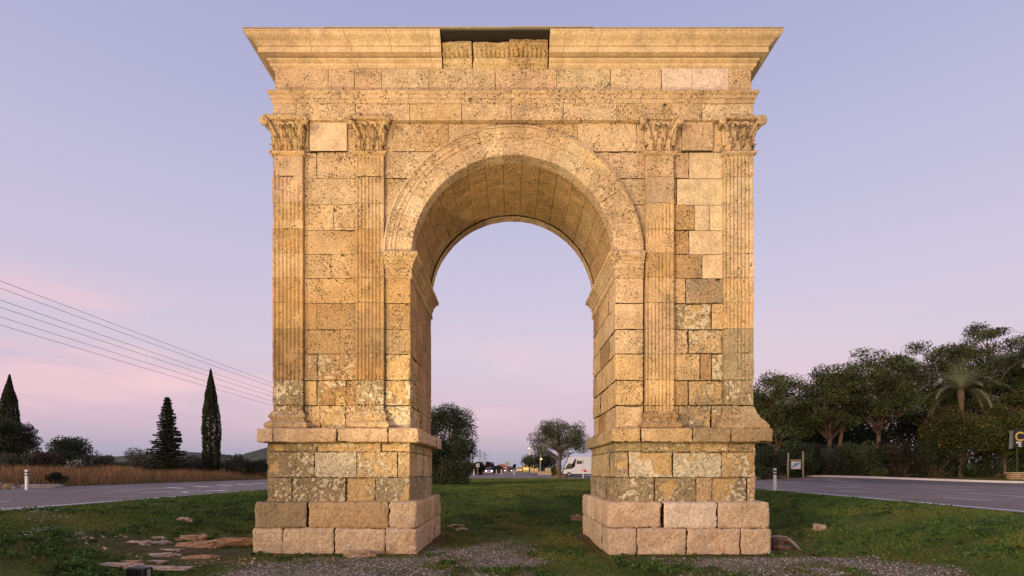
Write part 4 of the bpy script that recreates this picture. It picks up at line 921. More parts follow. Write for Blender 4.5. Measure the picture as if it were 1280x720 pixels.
ROCKS = [  # px, py, sx, sy, sz, rot, colour, label
 (170, 681, .33, .12, .045, .1, PK, 'flat pinkish stone slab in the grass, leftmost of the upper outcrop stones'),
 (197, 681, .22, .10, .04, .3, PK, 'small pale stone just right of the leftmost flat slab'),
 (198, 674, .14, .06, .03, 0, PK, 'thin pale stone, highest of the left outcrop stones'),
 (205, 690.5, .30, .09, .04, .1, PK, 'long thin pale stone below the leftmost flat slab'),
 (240, 677, .30, .15, .10, .2, OC, 'rough orange stone at the top centre of the left outcrop'),
 (250, 686, .44, .15, .12, .45, OC, 'largest tilted orange rock of the left outcrop'),
 (292, 682, .48, .20, .10, .15, (.50, .28, .13), 'crumbling rust orange rock touching the left pier base'),
 (232, 652.5, .17, .10, .075, .1, PK, 'lone pale stone lying in green grass left of the arch'),
 (196, 697, .27, .10, .045, .35, PK, 'pale low stone left of the black floodlight'),
 (247, 700, .26, .10, .05, .5, OC, 'small orange stone right of the black floodlight'),
 (218, 696.5, .13, .08, .03, 0, PK, 'tiny pale stone between two larger ones in the outcrop'),
 (145, 709, .42, .10, .04, -.05, PK, 'long flat pale slab behind the black floodlight'),
 (200, 712, .62, .10, .03, -.12, PK, 'broad flat slab in the ground right behind the floodlight'),
 (160, 704, .22, .05, .025, .05, OC, 'thin orange stone above the long flat slab'),
 (195, 704.5, .16, .06, .03, .05, PK, 'small pinkish stone above the broad flat slab'),
 (450, 696, .30, .17, .085, .1, (.58, .41, .27), 'rounded peach stone lying before the left pier'),
 (1024, 662, .13, .10, .10, .2, PK, 'rounded beige stone alone in the grass right of the arch'),
 (722, 651, .22, .14, .14, .1, OC, 'dark reddish stone just behind the right pier'),
 (571, 659, .25, .12, .05, .1, OC, 'flat orange stone behind the left pier in the grass'),
 (577, 663, .16, .09, .04, .4, PK, 'small pale stone behind the left pier in the grass')]
for k, (px, py, a, b_, c_, rz_, col_, lb) in enumerate(ROCKS):
    x, y = gpt(px, py); rock('stone', lb, 'stone', x, y, a, b_, c_, rz_, col_, k*1.7+1, flat=True, group='loose stones lying around the arch', rough=.42, sink=.36)
# rotten wood pile against the right pier
x, y = gpt(978, 687); t_ = thing('wood_debris', 'dark rotten wood stump and bark pieces beside the right pier base', 'wood debris', (x, y, gz(x, y+CAMD)))
mw = simple('rotten_wood', (.17, .095, .07), .95, var=.6, scale=14, bump=.03); mw2 = simple('grey_wood', (.30, .23, .21), .9, var=.4, scale=20, bump=.02)
for k in range(13):
    b_ = MB(); L = random.uniform(.15, .5); h = random.uniform(.03, .07); p0 = np.array([random.uniform(-.28, .12), random.uniform(-.12, .18), random.uniform(.02, .26)])
    if k == 0: pts = [(.10, -.05, .27), (.22, -.10, .17), (.36, -.15, .0)]; h = .03
    elif k == 1: pts = [(-.3, 0, .30), (-.1, 0, .31), (.12, 0, .29)]; h = .035
    else: a = random.uniform(-.5, .5); pts = [p0-np.array([L/2*math.cos(a), 0, L/2*math.sin(a)*.5]), p0+np.array([0, .03, .02]), p0+np.array([L/2*math.cos(a), .05, L/2*math.sin(a)*.5])]
    b_.tube(pts, [h*.9, h*1.25, h*.6], 7); o_ = b_.build('bark_piece', mw2 if k < 2 else mw, t_, False)
# floodlight in the grass
def floodlight(name, label, loc, rz_, w_=.40):
    t_ = thing(name, label, 'floodlight', loc, rz_, 'ground floodlights facing the arch')
    mk_ = simple('black_metal', (.018, .018, .02), .5, metal=.3); ms = simple('worn_steel', (.42, .42, .44), .45, metal=.7); mg_ = simple('lamp_glass', (.5, .5, .45), .15)
    b_ = MB(); b_.box(-w_/2, w_/2, -.09, .09, .05, .21, .015); [b_.box(-w_/2+.02+k*.045, -w_/2+.03+k*.045, -.115, -.088, .07, .19) for k in range(8)]; b_.build('housing', mk_, t_)
    b_ = MB(); b_.box(-w_/2+.02, w_/2-.02, .091, .10, .065, .195, .004); b_.build('glass', mg_, t_)
    for s_ in (-1, 1): b_ = MB(); b_.box(s_*(w_/2+.012)-.009, s_*(w_/2+.012)+.009, -.03, .03, -.02, .185, .004); b_.build('bracket', ms, t_)
    return t_
x, y = gpt(175, 724); FLD = floodlight('floodlight', 'black metal floodlight in the grass at the bottom left edge', (x, y, gz(x, y+CAMD)+.0), R(-18))
# ------------------------------------------------------------------ vegetation
M_LEAF = veg_mat('foliage', .3, .6, .3); M_NEEDLE = veg_mat('needles', .15, .75, .2)
M_BARK = simple('bark', (.13, .095, .07), .95, var=.5, scale=5, bump=.03); M_PBARK = simple('pine_bark', (.14, .09, .065), .95, var=.5, scale=5, bump=.03)
def crown_mesh(name, parent, clumps, per, size, col, asp=.5, var=.5, flat=.75, mat=None, flecks=None, shell=.55, up=None, jit=1.0):
    C_ = np.array([c for c, r in clumps]); r_ = np.array([r for c, r in clumps]); n = len(clumps)
    idx = np.repeat(np.arange(n), np.maximum((per*(r_/r_.mean())**1.6).astype(int), 8)); m = len(idx)
    d = RNG.normal(size=(m, 3)); d /= np.linalg.norm(d, axis=1)[:, None]; rad = (shell+(1.08-shell)*RNG.random(m)**.7)
    rad = rad*(1+.35*fbm(C_[idx]*3+d*2.2, 2, 601))
    P = C_[idx]+d*rad[:, None]*r_[idx][:, None]*np.array([1, 1, flat]); P += RNG.normal(size=(m, 3))*.05*jit
    V, Q = cards(P, size*(.6+.8*RNG.random(m)), asp, up)
    cc = np.array(col)[None]*(1+var*(RNG.random((n, 1))*2-1))*(1+.12*(RNG.random((n, 3))*2-1)); cl = cc[idx]*(.5+1.0*RNG.random((m, 1)))
    if flecks: k = RNG.random(m) < flecks[0]; cl[k] = np.array(flecks[1])
    return mesh_np(name, V, Q, mat or M_LEAF, parent, np.repeat(np.clip(cl, .005, .8), 4, 0), False)
def spray(cen, rad, n, rr=(.6, 1.0), shell=.35, seed=0, skip=.0):
    out = []; rg = random.Random(seed); k = 0
    while len(out) < n and k < n*40:
        k += 1; d = np.array([rg.gauss(0, 1) for _ in range(3)]); d /= np.linalg.norm(d); s_ = shell+(1-shell)*rg.random()**.5; p = d*s_*np.array(rad)
        if d[2] < -.55: continue
        if all(np.linalg.norm(p+np.array(cen)-q) > rr[0]*.75 for q, _ in out): out.append((p+np.array(cen), rg.uniform(*rr)))
    return out
def limbs(name, parent, base, top, r0, clumps, seed, mat, sway=.15, every=1, lo=.35, nm=None):
    rg = random.Random(seed); b_ = MB(); n = 9; pts = []
    for k in range(n):
        t = k/(n-1); pts.append(np.array(base)*(1-t)+np.array(top)*t+np.array([rg.uniform(-1, 1), rg.uniform(-1, 1), 0])*sway*t)
    b_.tube(pts, [r0*(1-.75*k/(n-1))*(1.35 if k == 0 else 1) for k in range(n)], 10)
    for c, r in clumps[::every]:
        c = np.array(c); h = (c[2]-base[2])/(top[2]-base[2]+1e-6); t = min(max(h-rg.uniform(.12, .3), lo), .97); a = np.array([np.interp(t, np.linspace(0, 1, n), [p[j] for p in pts]) for j in range(3)])
        mid = (a+c)/2+np.array([rg.uniform(-.2, .2), rg.uniform(-.2, .2), rg.uniform(-.1, .25)]); rb = r0*.32*(1-.5*t)
        b_.tube([a, (a+mid)/2+np.array([0, 0, .05]), mid, c], [rb, rb*.8, rb*.6, rb*.2], 5)
    return b_.build(nm or 'trunk', mat, parent, True)
def tree(name, label, px, Zd, toppy, wpx, crownfrac, col, seed, cat='tree', group=None, nc=26, per=260, size=.2, mat=None, bark=None, trunkr=.2, rr=None, asp=.5, lean=(0, 0), X=None, flat=.75, flecks=None, skirt=0, shell=.55, cz=None):
    X = at(px, Zd) if X is None else X; g = gz(X, Zd); H = hz(toppy, Zd)-g; a = wpx*Zd/F/2; t_ = thing(name, label, cat, (X, Zd-CAMD, g), 0, group)
    b_ = H*crownfrac/2; cen = (lean[0], lean[1], H-b_); rr_ = rr or (a*.26, a*.42)
    cl = spray(cen, (a-rr_[0]*.8, a-rr_[0]*.8, b_-rr_[0]*.6), nc, rr_, .3, seed)
    limbs('trunk', t_, (0, 0, -.1), (lean[0], lean[1], H*(.86 if crownfrac < .95 else .8)), trunkr, cl, seed, bark or M_BARK, lo=.2 if crownfrac > .8 else .35)
    crown_mesh('crown', t_, cl, per, size, col, asp, mat=mat, flat=flat, flecks=flecks, shell=shell); return t_
GRN = (.085, .11, .034); DRK = (.046, .060, .024); OLV = (.085, .095, .050); PIN = (.070, .084, .030)
# between the piers
ot = tree('olive_tree', 'grey green olive tree on the median in front of the camper van', 699, 64, 522, 78, .80, (.13, .14, .08), 8, nc=62, per=300, size=.16, trunkr=.32, rr=(.7, 1.05), shell=.35)
b_ = MB(); b_.tube([(-.9, 0, .0), (-.4, 0, .22), (.1, 0, .3), (.6, .1, .22), (1.1, 0, .0)], [.1, .3, .35, .3, .1], 9); b_.tube([(.25, .1, .1), (.5, .1, 1.2), (1.0, .1, 2.4), (1.3, 0, 3.2)], [.12, .08, .07, .03], 7); b_.build('root_mound', simple('root_soil', (.22, .12, .08), .95, var=.4, scale=4, bump=.03), ot, True)
# right wood: pines
PG = 'pines behind the right road'
pines = [  # px, Z, top, width px, crown fraction, seed, label
 (972, 58, 466, 74, .62, 'pine with the lowest rounded crown right beside the arch'),
 (1037, 55, 451, 66, .60, 'pine with two leaning trunks behind the wooden information board'),
 (1098, 54, 428, 82, .58, 'tall pine with one straight bare trunk left of the palm'),
 (1165, 57, 423, 82, .60, 'broad pine standing directly left behind the palm'),
 (1236, 55, 401, 84, .62, 'tallest pine, rising just right of the palm'),
 (1292, 53, 418, 64, .66, 'pine cut by the right edge of the photo'),
 (1335, 56, 405, 80, .6, 'outermost pine beyond the right edge')]
for k, (px, Z_, tp, wp, cf, lb) in enumerate(pines[:6]):
    t_ = tree('pine_tree', lb, px, Z_, tp, wp*1.3, cf+.2, PIN, 20+k, cat='pine', group=PG, nc=90, per=250, size=.25, mat=M_NEEDLE, bark=M_PBARK, trunkr=.26, rr=(.75, 1.25), asp=.35, flat=.6, shell=.35)
    if k == 1:
        b_ = MB(); b_.tube([(.3, -.2, 0), (.9, -.2, 3), (1.5, 0, 6), (1.2, 0, 9)], [.24, .2, .17, .08], 8); b_.build('second_trunk', M_PBARK, t_, True)
# darker wood behind the pines
for k, (px, tp, wp, lb) in enumerate([(955, 492, 70, 'dark leafy tree behind the lowest pine beside the arch'), (1010, 497, 80, 'dark leafy tree filling the gap left of the two trunked pine'), (1070, 486, 90, 'dark leafy tree in the gap left of the straight trunked pine'), (1130, 478, 90, 'dark leafy tree in the gap left of the palm'),
      (1200, 470, 90, 'dark leafy tree right behind the palm trunk'), (1265, 462, 90, 'dark leafy tree behind the tallest pine'), (1320, 455, 90, 'dark leafy tree behind the right edge pine')]):
    tree('leafy_tree', lb, px, 66, tp, wp, .93, DRK, 40+k, group='dark trees behind the pines', nc=46, per=230, size=.30, trunkr=.2, rr=(1.3, 2.0))
# hedge and shrubs in front of the pines
def shrub(name, label, px, Zd, toppy, wpx, col, seed, X=None, nc=24, per=300, size=.16, flecks=None, cat='shrub', group=None, dpx=None, rr=None, asp=.55, bushy=1.0, mat=None):
    X = at(px, Zd) if X is None else X; g = gz(X, Zd); H = max(hz(toppy, Zd)-g, .4); a = wpx*Zd/F/2; d_ = (dpx or min(a, 2.0)); t_ = thing(name, label, cat, (X, Zd-CAMD, g), 0, group)
    rg = random.Random(seed); rr_ = rr or (min(H, a)*.30, min(H, a)*.46); cl = []
    for k in range(nc):
        x = rg.uniform(-1, 1)*(a-rr_[0]); hh = H*(1-.35*(abs(x)/a)**2.5)*rg.uniform(.12, 1.0)**.8; cl.append((np.array([x, rg.uniform(-1, 1)*max(d_-rr_[0], .1), max(hh-rr_[1]*.7, rr_[0]*.5)]), rg.uniform(*rr_)))
    b_ = MB()
    for c, r in cl[::3]: b_.tube([(c[0]*.3, c[1]*.3, 0), (c[0]*.6, c[1]*.6, c[2]*.5), tuple(c)], [.06, .045, .015], 5)
    b_.build('stem', M_BARK, t_, True); crown_mesh('foliage', t_, cl, per, size, col, asp, flecks=flecks, mat=mat, flat=.8); return t_
HG = 'hedge shrubs along the right road'
hed = [(955, 49.5, 553, 50, DRK, None, 'dark hedge shrub between the arch and the wooden information board'),
 (994, 49.5, 548, 46, (.06, .085, .03), None, 'leafy green hedge shrub directly behind the wooden information board'),
 (1036, 49.5, 551, 50, (.05, .065, .03), (.03, (.32, .07, .17)), 'hedge shrub dotted with magenta flowers right of the wooden board'),
 (1078, 49.5, 548, 54, GRN, None, 'green hedge shrub in front of the straight pine trunk'),
 (1124, 50, 547, 56, (.055, .050, .028), None, 'brownish bare twigged hedge shrub below the palm'),
 (1168, 50, 548, 56, DRK, None, 'dark low hedge shrub left of the orange flecked bush'),
 (1236, 51, 562, 90, (.055, .075, .028), None, 'dark low hedge shrub under the orange flecked bush by the banner'),
 (1300, 51, 556, 60, (.055, .075, .028), None, 'dark hedge shrub at the far right edge behind the banner')]
for k, (px, Z_, tp, wp, c_, fk, lb) in enumerate(hed): shrub('hedge_shrub', lb, px, Z_, tp, wp, c_, 60+k, nc=34, per=300, size=.15, flecks=fk, group=HG, rr=(.55, .9))
for k, (px, Z_, tp, wp, lb) in enumerate([(1200, 49.5, 508, 84, 'big round bush flecked with orange fruit below the palm'), (1256, 49.5, 504, 70, 'big round bush flecked with orange fruit behind the black banner')]):
    tree('fruit_bush', lb, px, Z_, tp, wp, .93, (.070, .080, .022), 75+k, cat='bush', group='orange flecked bushes', nc=66, per=380, size=.17, trunkr=.13, rr=(.7, 1.1), flecks=(.05, (.42, .26, .03)))
# palm
def palm(name, label, px, Zd, cpy, L, seed, n=46):
    X = at(px, Zd); g = gz(X, Zd); h = hz(cpy, Zd)-g; t_ = thing(name, label, 'palm', (X, Zd-CAMD, g), 0); rg = random.Random(seed)
    b_ = MB(); b_.tube([(0, 0, -.1), (.1, 0, h*.4), (.05, 0, h*.8), (0, 0, h-.3), (0, 0, h+.2)], [.26, .2, .2, .3, .2], 12); b_.build('trunk', simple('palm_bark', (.14, .095, .065), .95, var=.5, scale=6, bump=.05), t_, True)
    V = []; Q = []; C_ = []
    for k in range(n):
        az = 6.283*k/n*2.618+rg.uniform(-.2, .2); el0 = R(rg.uniform(5, 88)); Lk = L*rg.uniform(.8, 1.05); pts = []; p = np.array([0, 0, h]); e_ = el0
        for j in range(13):
            pts.append(p.copy()); p = p+Lk/12*np.array([math.cos(az)*math.cos(e_), math.sin(az)*math.cos(e_), math.sin(e_)]); e_ -= R(rg.uniform(5, 8))*(1.1 if el0 < .5 else .95)
        pts = np.array(pts); side = np.array([-math.sin(az), math.cos(az), 0]); cb_ = np.array([.26, .27, .14])*rg.uniform(.7, 1.4)
        for j in range(1, 13):
            for q in range(3):
                f = q/3; pc = pts[j-1]*(1-f)+pts[j]*f; dr = pts[j]-pts[j-1]; dr = dr/np.linalg.norm(dr); ll = .55*math.sin(math.pi*min((j+f)/13.5, 1)**.8)+.08
                for s_ in (-1, 1):
                    tip = pc+side*s_*ll*.75+dr*ll*.55+np.array([0, 0, -.12*ll+rg.uniform(-.05, .12)]); i0 = len(V); V += [pc-dr*.028, pc+dr*.028, tip+dr*.01, tip-dr*.01]; Q.append((i0, i0+1, i0+2, i0+3)); C_ += [cb_]*4
            i0 = len(V); w_ = np.array([0, 0, .025]); V += [pts[j-1]-side*.03, pts[j-1]+side*.03, pts[j]+side*.025, pts[j]-side*.025]; Q.append((i0, i0+1, i0+2, i0+3)); C_ += [cb_*1.3]*4
    mesh_np('fronds', np.array(V), Q, M_LEAF, t_, np.array(C_), False); return t_
palm('palm_tree', 'palm with spreading grey green fronds among the right hand pines', 1201, 50.6, 488, 4.9, 5)
palm('palm_tree', 'palm cut by the right edge with only its left fronds showing', 1302, 47, 445, 3.6, 9, 36)
shrub('oak_tree', 'dense dark evergreen tree seen through the arch behind the left pier', 550, 37, 500, 92, (.050, .068, .028), 3, nc=95, per=560, size=.11, cat='tree', dpx=2.4, rr=(.55, .95), asp=.55)
# left field: cypresses, fir, bushes
def cypress(label, px, Zd, toppy, wpx, seed):
    X = at(px, Zd); g = gz(X, Zd); H = hz(toppy, Zd)-g; a = wpx*Zd/F/2; t_ = thing('cypress_tree', label, 'cypress', (X, Zd-CAMD, g), 0, 'cypresses in the left field'); rg = random.Random(seed)
    b_ = MB(); b_.tube([(0, 0, -.1), (0, 0, H*.5), (0, 0, H*.95)], [.2, .12, .02], 7); b_.build('trunk', M_BARK, t_, True)
    m = 16000; v = RNG.random(m)**.9; prof_ = np.interp(v, [0, .05, .2, .5, .75, .9, 1], [.75, .95, 1, .88, .55, .25, .04]); az = RNG.random(m)*6.283
    str_ = fbm(np.stack([np.cos(az)*2.6, np.sin(az)*2.6, v*H*.35+seed], 1), 3, 611)+.6*fbm(np.stack([np.cos(az)*6, np.sin(az)*6, v*H*.9+seed], 1), 2, 612)
    rad = a*prof_*(.95+.42*str_)*(.72+.28*RNG.random(m)**.5); P = np.stack([rad*np.cos(az), rad*np.sin(az), .15+v*(H-.15)], 1)
    V, Q = cards(P, .26*(.6+.7*RNG.random(m)), .35, .7); c_ = np.array([.040, .048, .020])*(1+.35*str_[:, None])*(.65+.7*RNG.random((m, 1)))
    mesh_np('crown', V, Q, M_NEEDLE, t_, np.repeat(np.clip(c_, .005, 1), 4, 0), False)
cypress('tallest dark cypress, a narrow column nearest the left side of the arch', 263.5, 62, 462, 23, 3)
cypress('pointed dark cypress near the left edge behind the bushes', 12, 60, 469, 25, 8)
X = at(209, 56); g = gz(X, 56); H = hz(495, 56)-g; t_ = thing('fir_tree', 'conical dark fir with layered branches left of the tallest cypress', 'fir', (X, 44, g)); b_ = MB(); b_.tube([(0, 0, -.1), (0, 0, H*.5), (.05, 0, H*.97)], [.2, .13, .02], 8)
P = []; rg = random.Random(4)
for k in range(150):
    v = .07+.92*(k/150)**1.05; az = k*2.4+rg.uniform(-.3, .3); L = (1-v)**.8*2.15*rg.uniform(.7, 1.15)+.1; z0 = v*H; n = int(26+L*60)
    e = np.array([math.cos(az)*L, math.sin(az)*L, -.10*L+.18*L*L*.3]); b_.tube([(0, 0, z0), tuple(e*.5+np.array([0, 0, z0-.05])), tuple(e+np.array([0, 0, z0]))], [.035, .025, .008], 4)
    t = RNG.random(n)**.7; w_ = .32*L*(1-t*.6)+.08; pd = np.array([-math.sin(az), math.cos(az), 0]); s_ = (RNG.random(n)*2-1)*w_
    P.append(np.array([0, 0, z0])+e[None]*t[:, None]+pd[None]*s_[:, None]+np.stack([0*t, 0*t, -.12*np.abs(s_)-.1*RNG.random(n)], 1))
b_.build('trunk', M_BARK, t_, True); P = np.concatenate(P); V, Q = cards(P, .24*(.6+.8*RNG.random(len(P))), .4); c_ = np.array([.034, .042, .022])*(.55+.9*RNG.random((len(P), 1)))
mesh_np('crown', V, Q, M_NEEDLE, t_, np.repeat(c_, 4, 0), False)
tree('leafy_tree', 'dark tree at the left edge in front of the pointed cypress', 4, 50, 516, 52, .95, (.05, .062, .028), 81, group='bushy trees in the left field', nc=40, per=320, size=.17, rr=(.7, 1.0))
tree('leafy_tree', 'small sprawling tree leaning right from the left edge trees', 33, 52, 530, 26, .72, (.07, .075, .038), 82, group='bushy trees in the left field', nc=18, per=260, size=.16, rr=(.4, .7))
tree('leafy_tree', 'round dark tree in the left field midway to the conical fir', 88, 66, 543, 44, .85, (.048, .058, .026), 83, group='bushy trees in the left field', nc=30, per=320, size=.2, rr=(.8, 1.2))
BG = 'bushes in the left field'
lb_ = [(10, 44, 562, 50, (.085, .092, .05), 'grey green bush behind the left white marker post'), (50, 46, 561, 44, (.075, .06, .042), 'reddish brown bush right of the left white marker post'), (64, 52, 559, 34, (.045, .056, .025), 'small dark bush left of the midfield round tree'),
 (104, 58, 560, 44, (.04, .052, .024), 'wide dark bush right below the midfield round tree'), (138, 62, 568, 30, (.05, .06, .03), 'low green bush between the round tree and the pale olive bush'), (176, 58, 557, 50, (.125, .125, .07), 'pale olive bush just left of the conical fir'),
 (240, 60, 567, 32, (.07, .06, .038), 'brown green bush between the fir and the tallest cypress'), (292, 62, 563, 34, (.055, .066, .03), 'rounded bush right of the tallest cypress'), (322, 64, 572, 26, (.07, .075, .035), 'low bush touching the left outline of the arch'),
 (70, 34, 591, 18, (.04, .04, .02), 'small dark bush in the dry grass at the road side')]
for k, (px, Z_, tp, wp, c_, lb) in enumerate(lb_): shrub('bush', lb, px, Z_, tp, wp, c_, 90+k, nc=22, per=260, size=.15, group=BG, cat='bush')
# far wood line in the gap behind the bushes, both sides
def woods(name, label, x0, x1, zd, h, n, col, seed, size):
    rg = random.Random(seed); cl = []
    for k in range(n):
        px = rg.uniform(x0, x1); Z_ = zd*rg.uniform(.95, 1.1); r = h*rg.uniform(.25, .42); X_ = at(px, Z_); hh = h*rg.uniform(.3, .95)
        for z_ in np.arange(r*.5, hh, r): cl.append((np.array([X_+rg.uniform(-r, r)*.4, Z_-CAMD, gz(X_, Z_)+z_]), r))
    tag(crown_mesh(name, None, cl, 90, size, col, .6), label, 'wood', kind='stuff')
woods('far_wood', 'distant scrub and trees below the hills on the left', -60, 345, 120, 2.6, 110, (.045, .055, .03), 5, .6)
woods('far_wood', 'distant low tree line at the far end of the road', 540, 780, 420, 5.5, 60, (.045, .055, .035), 6, 1.2)
woods('far_wood', 'distant dark wood closing the view behind the right pines', 900, 1400, 95, 9.5, 120, (.028, .038, .018), 7, .7)
# trees round the road beyond the median
for k, (px, Z_, tp, wp, cf, lb) in enumerate([(585, 92, 576, 14, .95, 'low roadside bush left of the square sign'), (597, 100, 575.5, 18, .95, 'roadside bush right behind the square sign'), (611, 128, 576.5, 16, .95, 'roadside bush above the oncoming car'), (620, 150, 579.5, 12, .95, 'smallest roadside bush right of the oncoming car')]):
    shrub('roadside_bush', lb, px, Z_, tp, wp, (.055, .056, .025), 120+k, nc=18, per=150, size=.3, group='bushes left of the far road', cat='bush')
tree('pine_tree', 'round topped pine left of the lit street lamps', 662, 150, 569, 22, .7, (.055, .068, .028), 131, cat='pine', nc=24, per=160, size=.4, mat=M_NEEDLE, bark=M_PBARK, rr=(1.2, 1.8))
tree('leafy_tree', 'broad dark tree behind the street lamps and the olive', 681, 118, 564, 34, .9, (.04, .05, .024), 132, nc=30, per=160, size=.35, rr=(1.2, 1.9))
tree('leafy_tree', 'tiny lone tree in the middle of the far road', 643.3, 230, 580, 4, .6, (.04, .05, .03), 133, nc=12, per=80, size=.4, rr=(.3, .5))
tree('leafy_tree', 'tiny dark tree beside the round sign in the distance', 627.3, 230, 583, 4, .8, (.03, .04, .03), 134, nc=12, per=80, size=.4, rr=(.3, .5))
shrub('bush', 'yellow green bush on the low wall behind the olive trunk', 693, 84, 583, 9, (.13, .12, .03), 135, nc=12, per=160, size=.2, cat='bush')
# ------------------------------------------------------------------ man made things around the arch
M_WHITE = simple('white_plastic', (.75, .74, .74), .5, var=.06); M_BLACK = simple('black_plastic', (.02, .02, .022), .5, var=.1); M_STEEL = simple('galvanised_steel', (.36, .37, .38), .5, metal=.4)
M_GLASS = simple('dark_glass', (.02, .025, .035), .08, var=.05, spec=.8); M_TYRE = simple('tyre', (.02, .02, .02), .85)
M_WOOD = simple('post_wood', (.30, .22, .17), .9, var=.3, scale=9, bump=.02)
def marker(px, Zd, label, h=1.08, w_=.13):
    X = at(px, Zd); t_ = thing('marker_post', label, 'marker post', (X, Zd-CAMD, gz(X, Zd)), 0, 'white roadside marker posts'); k = w_/2
    b_ = MB(); b_.box(-k, k, -.05, .05, 0, h-.06, .015); b_.prism([(-k, h-.059), (k, h-.059), (k, h-.02), (-k, h)], -.05, .05); b_.build('post', M_WHITE, t_)
    b_ = MB()
    for z0, z1 in ((h-.20, h-.12), (h-.34, h-.26)): b_.add([(-k-.003, -.054, z0+.02), (k+.003, -.054, z0), (k+.003, -.054, z1), (-k-.003, -.054, z1+.02), (-k-.003, .054, z0+.02), (k+.003, .054, z0), (k+.003, .054, z1), (-k-.003, .054, z1+.02)], [(0, 1, 2, 3), (1, 5, 6, 2), (4, 7, 6, 5), (0, 3, 7, 4), (3, 2, 6, 7), (0, 4, 5, 1)])
    b_.build('black_band', M_BLACK, t_)
marker(33.3, 27.0, 'white marker post with black bands beyond the left road', 1.10)
marker(968.5, 25.6, 'white marker post with black bands at the grass edge right of the arch', 1.17)
for px, Z_, lb in ((592.5, 88, 'distant white marker post left of the square sign'), (626.6, 99, 'distant white marker post left of the round sign'), (642.5, 99, 'distant white marker post right of the round sign'), (620.5, 140, 'tiny far white marker post behind the oncoming car'), (729, 66, 'white marker post in front of the camper van')): marker(px, Z_, lb, 1.15 if px < 700 else 2.4, .2 if px < 700 else .12)
# information board between two posts
Z_ = 46.5; xa, xb = at(985.2, Z_), at(1004, Z_); X = (xa+xb)/2; g = gz(X, Z_); t_ = thing('information_board', 'small information panel hung between two wooden posts by the hedge', 'information board', (X, Z_-CAMD, g))
for s_, h in ((-1, 2.48), (1, 2.6)): b_ = MB(); b_.tube([(s_*(xb-xa)/2, 0, -.1), (s_*(xb-xa)/2-.02, 0, 1.2), (s_*(xb-xa)/2*.97, 0, h)], [.085, .08, .075], 9); b_.build('post', M_WOOD, t_, True)
b_ = MB(); b_.box(-.53, .53, -.04, .04, .94, 1.86, .01); b_.build('frame', simple('green_frame', (.03, .08, .06), .6), t_)
b_ = MB(); b_.box(-.42, .40, -.062, -.042, 1.0, 1.68); b_.build('poster', simple('poster_paper', (.62, .60, .62), .6, var=.05), t_)
b_ = MB(); b_.prism([(-.33, 1.08), (-.2, 1.1), (-.1, 1.22), (.12, 1.3), (.28, 1.46), (.32, 1.56), (.2, 1.6), (.0, 1.54), (-.16, 1.5), (-.22, 1.36), (-.34, 1.2)], -.068, -.063); b_.build('blue_map', simple('blue_print', (.12, .28, .48), .6), t_)
b_ = MB(); b_.box(-.48, .48, -.06, -.042, 1.76, 1.84); b_.build('top_bar', simple('ochre_bar', (.45, .28, .05), .6), t_)
# banner on a stone base at the right edge
def lettering(txt, size, loc, mat, parent, ext=.012):
    cu = bpy.data.curves.new('lettering', 'FONT'); cu.body = txt; cu.size = size; cu.extrude = ext; cu.offset = size*.02; o = bpy.data.objects.new('tmp', cu); COL.objects.link(o); bpy.context.view_layer.update()
    me = bpy.data.meshes.new_from_object(o.evaluated_get(bpy.context.evaluated_depsgraph_get())); bpy.data.objects.remove(o); me.materials.clear(); me.materials.append(mat); me.name = 'lettering'
    q = bpy.data.objects.new('lettering', me); COL.objects.link(q); q.parent = parent; q.location = loc; q.rotation_euler = (R(90), 0, 0); return q
Z_ = 46.5; X = at(1262.5, Z_); g = gz(X, Z_); t_ = thing('advertising_banner', 'black banner with gold and white letters on a green pole at the right edge', 'banner', (X, Z_-CAMD, g)); k = Z_/F
zz = lambda py: hz(py, Z_)-g
M_BAN = simple('black_banner', (.012, .013, .02), .6)
b_ = MB(); b_.box(at(1266, Z_)-X, at(1302, Z_)-X, -.03, .03, zz(559), zz(536), .01); b_.build('panel', M_BAN, t_)
V = []; Q = []; n = 18
for j in range(7):
    for i in range(n): u = i/(n-1); V.append((u*.26-.02-.05*j/6, .05*math.sin(u*22+j*.3)-.02, zz(538)+(zz(561)-zz(538))*j/6))
for j in range(6):
    for i in range(n-1): a = j*n+i; Q.append((a, a+1, a+n+1, a+n))
b_ = MB().add(V, Q); b_.add(np.array(V)+[0, .012, 0], [q[::-1] for q in Q]); b_.build('grey_drape', simple('grey_cloth', (.16, .17, .19), .85, var=.5, scale=8), t_)
lettering('C', 1.15, (at(1268, Z_)-X, -.04, zz(551)), simple('gold_paint', (.55, .38, .10), .5), t_)
lettering('"E', .62, (at(1269.3, Z_)-X, -.04, zz(558.3)), simple('white_paint', (.7, .7, .7), .5), t_)
b_ = MB(); b_.tube([(at(1272, Z_)-X, .06, 0), (at(1272, Z_)-X, .06, zz(538))], [.045, .045], 8); b_.build('pole', simple('green_paint', (.02, .07, .035), .5), t_)
wl = Stone(); xL_, xR_ = at(1261.5, 46), at(1300, 46); x = xL_
for r_ in range(3):
    x = xL_
    while x < xR_: w_ = random.uniform(.22, .4); wl.box(x, min(x+w_, xR_), 33.8, 34.3, gz(X, 46)-.05+r_*.19, gz(X, 46)-.05+(r_+1)*.19, faces='FLRT', res=.05, r=.04, gap=.012, col=random.choice([(.42, .22, .12), (.5, .33, .17), (.36, .2, .14), (.5, .4, .28)]), amp=.02); x += w_
wt = thing('stone_planter', 'low brown stone base under the black banner at the right edge', 'stone base', (0, 0, 0)); wl.build('masonry', wt)
b_ = MB(); b_.box(xL_-.08, xR_, 33.72, 34.35, gz(X, 46)+.52, gz(X, 46)+.62, .02); b_.build('capping', simple('capping_stone', (.5, .38, .24), .85, bump=.01), wt)
